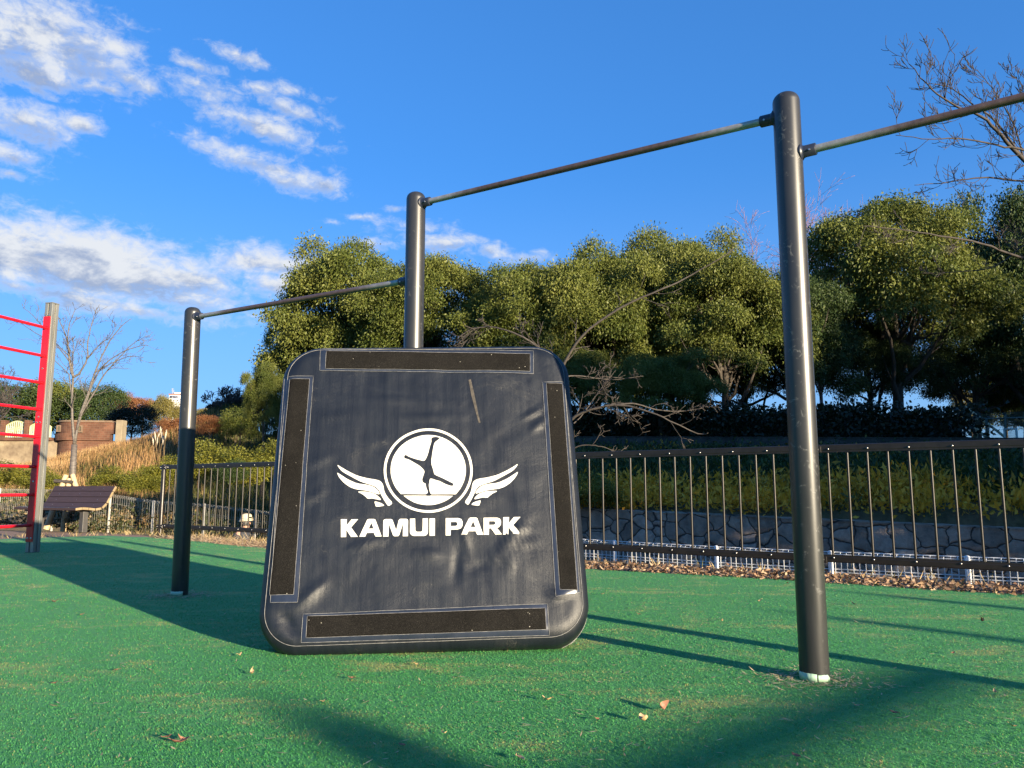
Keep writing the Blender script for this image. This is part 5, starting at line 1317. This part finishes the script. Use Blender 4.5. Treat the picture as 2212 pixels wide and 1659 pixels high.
for i, X in enumerate(hs):
    for (so_, dz) in ((WALL2 + 2.0, 0), (WALL2 + 2.0, .75), (WALL2 + 3.3, .75), (WALL2 + 3.3, 0)):
        Y = P1f.y + (so_ - (X - P1f.x) * n1f.x) / n1f.y; mb.v.append((X + random.uniform(-.1, .1), Y + random.uniform(-.1, .1), tz(X, Y) - .05 + dz * random.uniform(.9, 1.1)))
for i in range(len(hs) - 1):
    for j in range(4): mb.f.append((i*4+j, i*4+(j+1) % 4, (i+1)*4+(j+1) % 4, (i+1)*4+j))
mb.build('branch_core', surf('hedge twigs', (.010, .013, .007), (.022, .024, .014), 14, .95), hedge)

# tall dry grass on the left hill
def blades(n, xlo, xhi, slo, shi, h0, h1, w, m_, name, label, cat, fade=None, bend=.5):
    X, Y, Z_, s_ = scatter(n, xlo, xhi, slo, shi); dens = np.array([noise.noise(Vector((x * .35, y * .35, 1))) for x, y in zip(X, Y)])
    ok = dens > rng.uniform(-.75, .25, n) if fade is None else fade(X, Y, s_, dens); X, Y, Z_, dens = X[ok], Y[ok], Z_[ok], dens[ok]; n = len(X)
    a = rng.uniform(0, 6.283, n); h_ = rng.uniform(h0, h1, n) * (1 + .35 * dens); bn = rng.uniform(.05, bend, n)
    d_ = np.stack([np.cos(a), np.sin(a), np.zeros(n)], 1); sd = np.stack([-np.sin(a), np.cos(a), np.zeros(n)], 1) * (w * rng.uniform(.6, 1.4, n))[:, None]
    B = np.stack([X, Y, Z_ - .03], 1); up = np.array([[0, 0, 1.]])
    p1 = B + up * (h_ * .6)[:, None] + d_ * (h_ * bn * .3)[:, None]; p2 = B + up * (h_ * (1 - bn * .25))[:, None] + d_ * (h_ * bn)[:, None]
    V = np.stack([B - sd, B + sd, p1 + sd * .8, p1 - sd * .8, p2 + sd * .15, p2 - sd * .15], 1).reshape(-1, 3); k = np.arange(n)[:, None] * 6
    Q = np.concatenate([k + np.array([[0, 1, 2, 3]]), k + np.array([[3, 2, 4, 5]])], 1).reshape(-1, 4)
    t = np.clip(.5 + dens * .8 + rng.normal(0, .22, n), 0, 1)
    tag(link(name, npmesh(name, V, Q, np.repeat(t, 2)), None, m_), label, cat, kind='stuff')
M['drygrass'] = leafmat('tall dry grass', [(0, (.12, .10, .03)), (.3, (.26, .15, .06)), (.65, (.38, .22, .095)), (1, (.50, .34, .16))], .25, .7)
blades(110000, -26, -8, 5.2, 19, .22, .62, .010, M['drygrass'], 'tall_grass', 'tall tawny dry grass covering the hill behind the bench', 'grass', lambda X, Y, s_, d_: (X + .36 * Y < rng.normal(-2.2, .9, len(X))) & (d_ > rng.uniform(-.75, .25, len(X))))
M['greengrass'] = leafmat('rough green grass', [(0, (.03, .045, .012)), (.5, (.07, .085, .02)), (1, (.17, .15, .04))], .25, .7)
blades(80000, -22, 2, 7, 38, .2, .6, .016, M['greengrass'], 'green_grass', 'rough green grass on the shaded shoulder of the hill', 'grass', lambda X, Y, s_, d_: (X + .36 * Y > rng.normal(-2.4, .8, len(X))))
blades(26000, -24, 0, 4.5, 8, .15, .45, .012, M['greengrass'], 'low_weeds', 'low weeds at the bottom of the hill beyond the white fence', 'weeds')
# pampas plumes
pam = thing('pampas_grass', 'clump of pale feathery plumes on the dry hill left of the dark post', 'pampas grass', tuple(at(345, 965, 24)))
mb = MB(); st = MB(); rr = random.Random(3)
for (x, y) in [(336, 950), (342, 942), (346, 938), (350, 948), (357, 946), (331, 958), (339, 960), (352, 958)]:
    e = at(x, y, 24 + rr.uniform(-.5, .5)) - pam.location; r0 = Vector((rr.uniform(-.2, .2), rr.uniform(-.2, .2), -.6)); md = r0.lerp(e, .7) + Vector((0, 0, .05))
    st.tube([r0, md, e], .005, 5); dd = (e - md).normalized() + Vector((rr.uniform(-.2, .2), 0, 0))
    mb.tube([e - dd * .05, e + dd * .08, e + dd * .18, e + dd * .28], [.008, .026, .022, .003], 7)
st.build('stems', surf('pampas stems', (.20, .13, .06), (.28, .2, .1), 9, .8), pam, True)
mb.build('plumes', surf('pampas plumes', (.45, .38, .28), (.62, .54, .42), 60, .95, bmp=.9, bd=.03), pam, True)
# yellow-green bushes along the foot of the hill
bush = [(205, 275, 1018, 1062, 20.5, 'leaf_yellow', 'yellow green bush on the hill just right of the young tree'), (268, 345, 1020, 1072, 19.5, 'leaf_yellow', 'yellow green bush above the bench end'),
 (322, 400, 1000, 1060, 20, 'leaf_yellow', 'bright yellow green bush behind the left end of the dark railing'), (400, 500, 972, 1052, 20.5, 'leaf_yellow', 'bright yellow green bush seen through the railing right of the left post'),
 (470, 565, 985, 1058, 20, 'leaf_yellow', 'yellow green bush seen through the railing above the hatted person'), (540, 640, 975, 1060, 20.5, 'leaf_yellow', 'yellow green bush cut off by the left side of the mat'),
 (470, 530, 1005, 1050, 19.2, 'leaf_green', 'small darker green bush between the yellow ones behind the railing'), (1225, 1330, 1040, 1108, 14.9, 'leaf_yellow', 'golden yellow bush over the stone wall right beside the mat'),
 (-30, 60, 1010, 1062, 20, 'leaf_yellow', 'yellowish bush behind the ladder at the far left'), (60, 130, 1020, 1066, 20, 'leaf_yellow', 'yellowish bush behind the bench back left of the young tree')]
for k, (x0, x1, t_, b_, Y, mm, lab) in enumerate(bush):
    x, zc, hx, hz = crown_at(x0, x1, t_, b_, Y); cm, tm, rx, rz, th = KIND['s']
    t = thing('bush', lab, 'bush', (x, Y, zc), k * 1.3, 'bushes along the foot of the hill')
    c = link('foliage', KIND_BUSH, t); c.scale = (hx / 1.05, hx / 1.05, hz / .95); c.material_slots[0].link = 'OBJECT'; c.material_slots[0].material = M[mm]

# ------------------------------------------------------------------ far left: brick terrace, arched railing, white building
m, nt, b = newmat('red brown brick')
v = coord(nt); br2 = N(nt, 'ShaderNodeTexBrick'); br2.inputs['Scale'].default_value = 2.2; br2.inputs['Mortar Size'].default_value = .015
mp = N(nt, 'ShaderNodeMapping'); mp.inputs['Rotation'].default_value = (R(90), 0, 0); nt.links.new(v, mp.inputs['Vector']); nt.links.new(mp.outputs[0], br2.inputs['Vector'])
br2.inputs['Color1'].default_value = (.10, .040, .022, 1); br2.inputs['Color2'].default_value = (.14, .06, .034, 1); br2.inputs['Mortar'].default_value = (.13, .085, .055, 1)
n1 = noise_n(nt, 1.6, 8, .7, v); st_ = ramp(nt, n1.outputs['Fac'], [(.3, (.5, .48, .46)), (.6, (1, 1, 1)), (.75, (1.45, 1.4, 1.3))])
nt.links.new(mixc(nt, 1.0, br2.outputs['Color'], st_.outputs[0], 'MULTIPLY'), b.inputs['Base Color']); b.inputs['Roughness'].default_value = .9; bump(nt, b, n1.outputs['Fac'], .5, .03); M['brick'] = m
M['cream'] = surf('cream render', (.19, .15, .10), (.26, .215, .145), 3, .85, bmp=.2)
M['coping'] = surf('pale coping stone', (.13, .085, .055), (.20, .14, .095), 5, .85, bmp=.2)
YB = 40.0; bo = at(175, 940, YB)
fort = thing('brick_terrace', 'low red brown brick terrace wall with a rounded bastion on the hill', 'terrace wall', tuple(bo))
def BL(x, y, Y=YB): return at(x, y, Y) - bo
def curved(name, line, y0, y1, m_, th=.5, parent=fort):
    """a thick wall standing along plan points, from photo row y0 down to y1 at the reference depth"""
    zt_, zb = BL(0, y0).z, BL(0, y1).z; mb = MB(); n_ = len(line); nrm = []
    for i in range(n_):
        a, c = Vector(line[max(0, i-1)]), Vector(line[min(n_-1, i+1)]); d = (c - a).normalized(); nrm.append(Vector((-d.y, d.x)))
    for i, p in enumerate(line):
        q = Vector(p) + nrm[i] * th
        mb.v += [(p[0], p[1], zb), (p[0], p[1], zt_), (q.x, q.y, zt_), (q.x, q.y, zb)]
    for i in range(n_ - 1):
        for j in range(4): mb.f.append((i*4+j, i*4+(j+1) % 4, (i+1)*4+(j+1) % 4, (i+1)*4+j))
    mb.f += [(0, 1, 2, 3), tuple((n_-1)*4 + j for j in (3, 2, 1, 0))]
    return mb.build(name, m_, parent)
cxL, cxR = BL(102, 940).x, BL(246, 940).x; rad_ = BL(160, 940).x - cxL
plan = [(cxL + rad_ * .85 - rad_ * math.cos(a) * .85, rad_ * 1.0 - rad_ * math.sin(a)) for a in np.linspace(-.1, math.pi / 2, 16)] + [(cxR - .25, .35)]
curved('parapet', plan, 911, 936, M['brick'], .45)
curved('coping', [(x - .04, y - .06) for x, y in plan], 907.5, 911, M['coping'], .6)
curved('ledge', [(x - .08, y - .14) for x, y in plan], 936, 951, M['brick'], .6)
curved('base_wall', plan, 951, 1060, M['brick'], .5)
MB().box((cxR + .05, .6, (BL(0, 906).z + BL(0, 985).z) / 2), (.34, .5, BL(0, 906).z - BL(0, 985).z)).build('end_pillar', M['cream'], fort, bevel=.02)
for (x0, x1, y0, y1) in [(119, 125, 919, 931), (170, 176, 920, 933)]:
    a, c = BL(x0, y0), BL(x1, y1); yy = np.interp((a.x + c.x) / 2, [p[0] for p in plan], [p[1] for p in plan])
    MB().box(((a.x + c.x) / 2, yy - .02, (a.z + c.z) / 2), (c.x - a.x, .10, a.z - c.z)).build('window_slot', surf('slot', (.05, .045, .035), (.10, .11, .05), 6, .9), fort)
    fr_ = MB(); w_, h_ = (c.x - a.x), (a.z - c.z); mx_, mz_ = (a.x + c.x) / 2, (a.z + c.z) / 2
    for dx in (-1, 1): fr_.box((mx_ + dx * w_ / 2, yy - .06, mz_), (.06, .12, h_ + .06))
    for dz in (-1, 1): fr_.box((mx_, yy - .062, mz_ + dz * h_ / 2), (w_ - .06, .12, .06))
    fr_.build('slot_frame', M['coping'], fort)
# long sandstone wall left of it with the arched railing on top
lw = thing('sandstone_wall', 'stained sandstone wall carrying the arched railing behind the ladder', 'wall', tuple(bo))
M['sand'] = surf('stained sandstone', (.12, .085, .055), (.30, .235, .15), 1.4, .9, bmp=.5, bd=.03)
for (x0, x1, y0, y1, mm, yy) in [(-120, 104, 951, 1070, 'sand', .4), (-120, 104, 944, 951, 'brick', .25)]:
    a, c = BL(x0, y0), BL(x1, y1); MB().box(((a.x + c.x) / 2, yy + .5, (a.z + c.z) / 2), (c.x - a.x, 1.0, a.z - c.z)).build('wall_face' if mm == 'sand' else 'kerb_course', M[mm], lw, bevel=.02)
M['palerail'] = surf('pale yellow green railing paint', (.36, .37, .17), (.48, .49, .27), 5, .5)
ar = thing('arched_railing', 'pale yellow green arched railing panels on the sandstone wall', 'railing', tuple(bo))
for (x0, x1, ya, yb) in [(-55, -8, 910, 944), (-3, 44, 908, 943), (49, 94, 910, 943)]:
    mb = MB(); a, c = BL(x0, yb), BL(x1, yb); ht = BL(0, ya).z - a.z; L = c.x - a.x; yy = .55
    arch = lambda t, k=1.0: ht * k * (.72 + .28 * math.sin(math.pi * t))
    for k in (1.0, .55): mb.tube([(a.x + L * t, yy, a.z + arch(t, k)) for t in np.linspace(0, 1, 13)], .035, 6)
    mb.tube([(a.x, yy, a.z + .12), (c.x, yy, a.z + .12)], .035, 6)
    for t in np.linspace(0, 1, 12): mb.tube([(a.x + L * t, yy, a.z), (a.x + L * t, yy, a.z + arch(t))], .03 if 0 < t < 1 else .06, 6)
    mb.build('panel', M['palerail'], ar)
for x in (46.5, -5.5):
    a, c = BL(x - 3, 906), BL(x + 3, 946); MB().box(((a.x + c.x) / 2, .55, (a.z + c.z) / 2), (c.x - a.x, .4, a.z - c.z)).build('pier', M['brick'], ar, bevel=.02)
# distant white building with dark blue lettering
YW = 150.0; wo = at(392, 900, YW); wl_ = lambda x, y: at(x, y, YW) - wo
wb = thing('white_building', 'distant white block with dark lettering showing above the bamboo', 'building', tuple(wo), 0)
M['wwall'] = surf('white wall', (.62, .62, .60), (.70, .70, .68), .4, .8)
a, c = wl_(365.5, 853), wl_(410, 940); Lw, Hw = c.x - a.x, a.z - c.z
MB().box(((a.x + c.x) / 2, 1, (a.z + c.z) / 2), (Lw, 2, Hw)).build('wall', M['wwall'], wb)
MB().box(((a.x + c.x) / 2, 1, a.z + .12), (Lw + .2, 2.2, .24)).build('roof_edge', surf('red brown roof edge', (.20, .09, .07), (.26, .12, .09), 3, .8), wb)
p_, q_ = wl_(376, 849.5), wl_(409, 853); MB().box(((p_.x + q_.x) / 2, 1, (p_.z + q_.z) / 2 + .2), (q_.x - p_.x, 1.6, p_.z - q_.z)).build('rooftop_room', M['wwall'], wb)
an = MB(); 
for x, t_, s_ in ((370, 838, 368), (372.5, 842, 376)): an.tube([wl_(x, 852) + Vector((0, .6, 0)), wl_(x, t_) + Vector((0, .6, 0))], .05, 5)
for y in (839.5, 842.5, 846): an.tube([wl_(366.5, y) + Vector((0, .6, 0)), wl_(373.5, y) + Vector((0, .6, 0))], .035, 5)
an.build('antenna', surf('antenna', (.25, .25, .27), (.35, .35, .36), 4, .5), wb)
M['ink'] = surf('navy lettering', (.03, .04, .09), (.05, .06, .12), 3, .6)
def glyph(strokes, x0, y0, w, h, th):
    mb = MB()
    for (ax, ay, bx_, by_) in strokes:
        P1, P2 = wl_(x0 + ax * w, y0 + ay * h), wl_(x0 + bx_ * w, y0 + by_ * h); P1.y = P2.y = -.06; mb.bar(P1, P2, .1, th, (0, -1, .0001))
    return mb.build('letter', M['ink'], wb)
# first row: three kanji-like signs, second row: kana (as far as the photo lets them be read)
G1 = [[(.05,.1,.42,.1),(.05,.1,.05,.9),(.42,.1,.42,.9),(.05,.5,.42,.5),(.05,.9,.42,.9),(.55,.1,.98,.1),(.55,.1,.55,.6),(.98,.1,.98,.6),(.55,.6,.98,.6),(.55,.35,.98,.35),(.5,.95,1,.95)],
      [(.2,.05,.2,.95),(.02,.3,.4,.3),(.02,.6,.4,.6),(.55,.05,.5,.5),(.55,.2,.98,.2),(.98,.2,.9,.95),(.75,.2,.55,.8),(.9,.3,.7,.95)],
      [(.15,.1,.1,.95),(.5,.1,.5,.85),(.88,.1,.88,.95)]]
for k, g_ in enumerate(G1): glyph(g_, 367.3 + k * 6.1, 855.2, 4.9, 4.6, .085)
G2 = [[(.1,.2,.9,.2),(.9,.2,.5,.9),(.1,.5,.9,.5)], [(.1,.5,.9,.5)], [(.3,.1,.2,.9),(.2,.5,.8,.4)], [(.1,.15,.9,.15),(.9,.15,.2,.95)]]
for k, g_ in enumerate(G2): glyph(g_, 367.3 + k * 7.2, 862.8, 4.6, 4.2, .085)

# ------------------------------------------------------------------ wire court fence and steps at the right
M['courtgreen'] = surf('green court post paint', (.05, .09, .075), (.09, .14, .115), 5, .5, .1)
M['courtpale'] = surf('pale stair rail paint', (.48, .42, .24), (.62, .55, .34), 5, .55)
YT = 19.5; to = at(2150, 1000, YT)
court = thing('wire_court_fence', 'green wire mesh court fence with tall posts at the right edge', 'court fence', tuple(to))
def TL(x, y, Y=YT): return at(x, y, Y) - to
for x, y0, Y in ((2083, 880, 20.5), (2131, 905, 20), (2172, 895, 19.6), (2214, 890, 19.2), (2300, 880, 19)):
    MB().tube([TL(x, 1010, Y), TL(x, y0, Y)], .03, 10).build('post', M['courtgreen'], court, True, auto=50)
for y in (905, 952):
    MB().tube([TL(2083, y - 8, 20.5), TL(2131, y, 20), TL(2172, y - 2, 19.6), TL(2214, y - 3, 19.2), TL(2300, y - 8, 19)], .018, 8).build('rail', M['courtgreen'], court, True)
mb = MB(); n_ = 90
A0, A1 = TL(2083, 1005, 20.5), TL(2300, 1005, 19); hh_ = 1.35
for i in range(-20, n_):
    t0, t1 = i / n_, (i + 20) / n_
    for (u0, u1) in ((t0, t1), (t1, t0)):
        za, zb = 0.0, hh_
        lo, hi = u0, u1
        pa, pb = A0.lerp(A1, lo), A0.lerp(A1, hi); pa.z += za; pb.z += zb
        def clampx(p, q):
            if p.x < A0.x: f = (A0.x - p.x) / (q.x - p.x); p = p.lerp(q, f)
            return p
        if max(lo, hi) <= 0: continue
        pa, pb = (clampx(pa, pb), pb) if pa.x < pb.x else (pa, clampx(pb, pa))
        if (pb - pa).length > .05: mb.tube([pa, pb], .0022, 3, False)
mb.build('wire_net', M['courtgreen'], court)
stair = thing('stair_railing', 'pale sunlit stair handrail slanting down behind the court fence', 'handrail', tuple(to))
mb = MB()
for (a, c) in [((2085, 878), (2172, 945)), ((2085, 905), (2150, 962))]: MB().tube([TL(*a, 22), TL(*c, 20.5)], .035, 8).build('handrail', M['courtpale'], stair, True)
for (x, y0, y1) in [(2110, 895, 985), (2135, 915, 985), (2172, 942, 1000)]: MB().tube([TL(x, y0, 21.2), TL(x, y1, 21.2)], .03, 8).build('post', M['courtpale'], stair, True, auto=50)
gate = thing('wire_gate', 'pale green wire gate standing beyond the end of the dark terrace wall', 'gate', tuple(to))
mb = MB(); p1, p2 = TL(2178, 1030, 18.6), TL(2204, 1030, 18.4); 
for p in (p1, p2): mb.tube([p, p + Vector((0, 0, 1.15))], .025, 8)
for z in (.05, .6, 1.13): mb.tube([p1 + Vector((0, 0, z)), p2 + Vector((0, 0, z))], .02, 8)
mb.build('gate_frame', surf('pale green gate', (.30, .38, .34), (.42, .5, .45), 5, .5), gate, True)
g2 = MB()
for i in range(1, 10): q = p1.lerp(p2, i / 10); g2.tube([q + Vector((0, 0, .05)), q + Vector((0, 0, 1.13))], .004, 4, False)
g2.build('gate_bars', M['courtgreen'], gate)

# ------------------------------------------------------------------ equipment behind the photographer: its shadows fall across the turf
for (x, y, h_, q_), lab in zip(EX, ('thick round topped post behind the viewpoint, throwing the blurred shadow at the front', 'slim post past the right edge throwing the lower of the two far shadows', 'slim post past the right edge throwing the upper of the two far shadows')):
    ex = thing('exercise_post', lab, 'post', (x, y, 0))
    MB().lathe([(q_, 0), (q_, h_ - .05), (q_ * .7, h_ - .01), (.002, h_)], 24).build('post', M['post'], ex, True, auto=50)
    MB().lathe([(q_ + .05, 0), (q_ + .05, .012), (q_ + .002, .014), (q_ + .002, .03)], 24).build('base_plate', M['bolt'], ex, True, auto=50)
pbx = thing('parallel_bars', 'pair of low parallel bars standing beside the viewpoint', 'parallel bars', (*PB[0][0], 0)); e0 = Vector((*PB[0][0], 0))
for a, c in PB:
    A_v, C_v = Vector((*a, 1.12)) - e0, Vector((*c, 1.12)) - e0
    MB().tube([A_v, C_v], .034, 16).build('bar', M['post'], pbx, True, auto=50)
    for q in (A_v, C_v): MB().tube([Vector((q.x, q.y, 0)), q], .03, 14).build('leg', M['post'], pbx, True, auto=50)
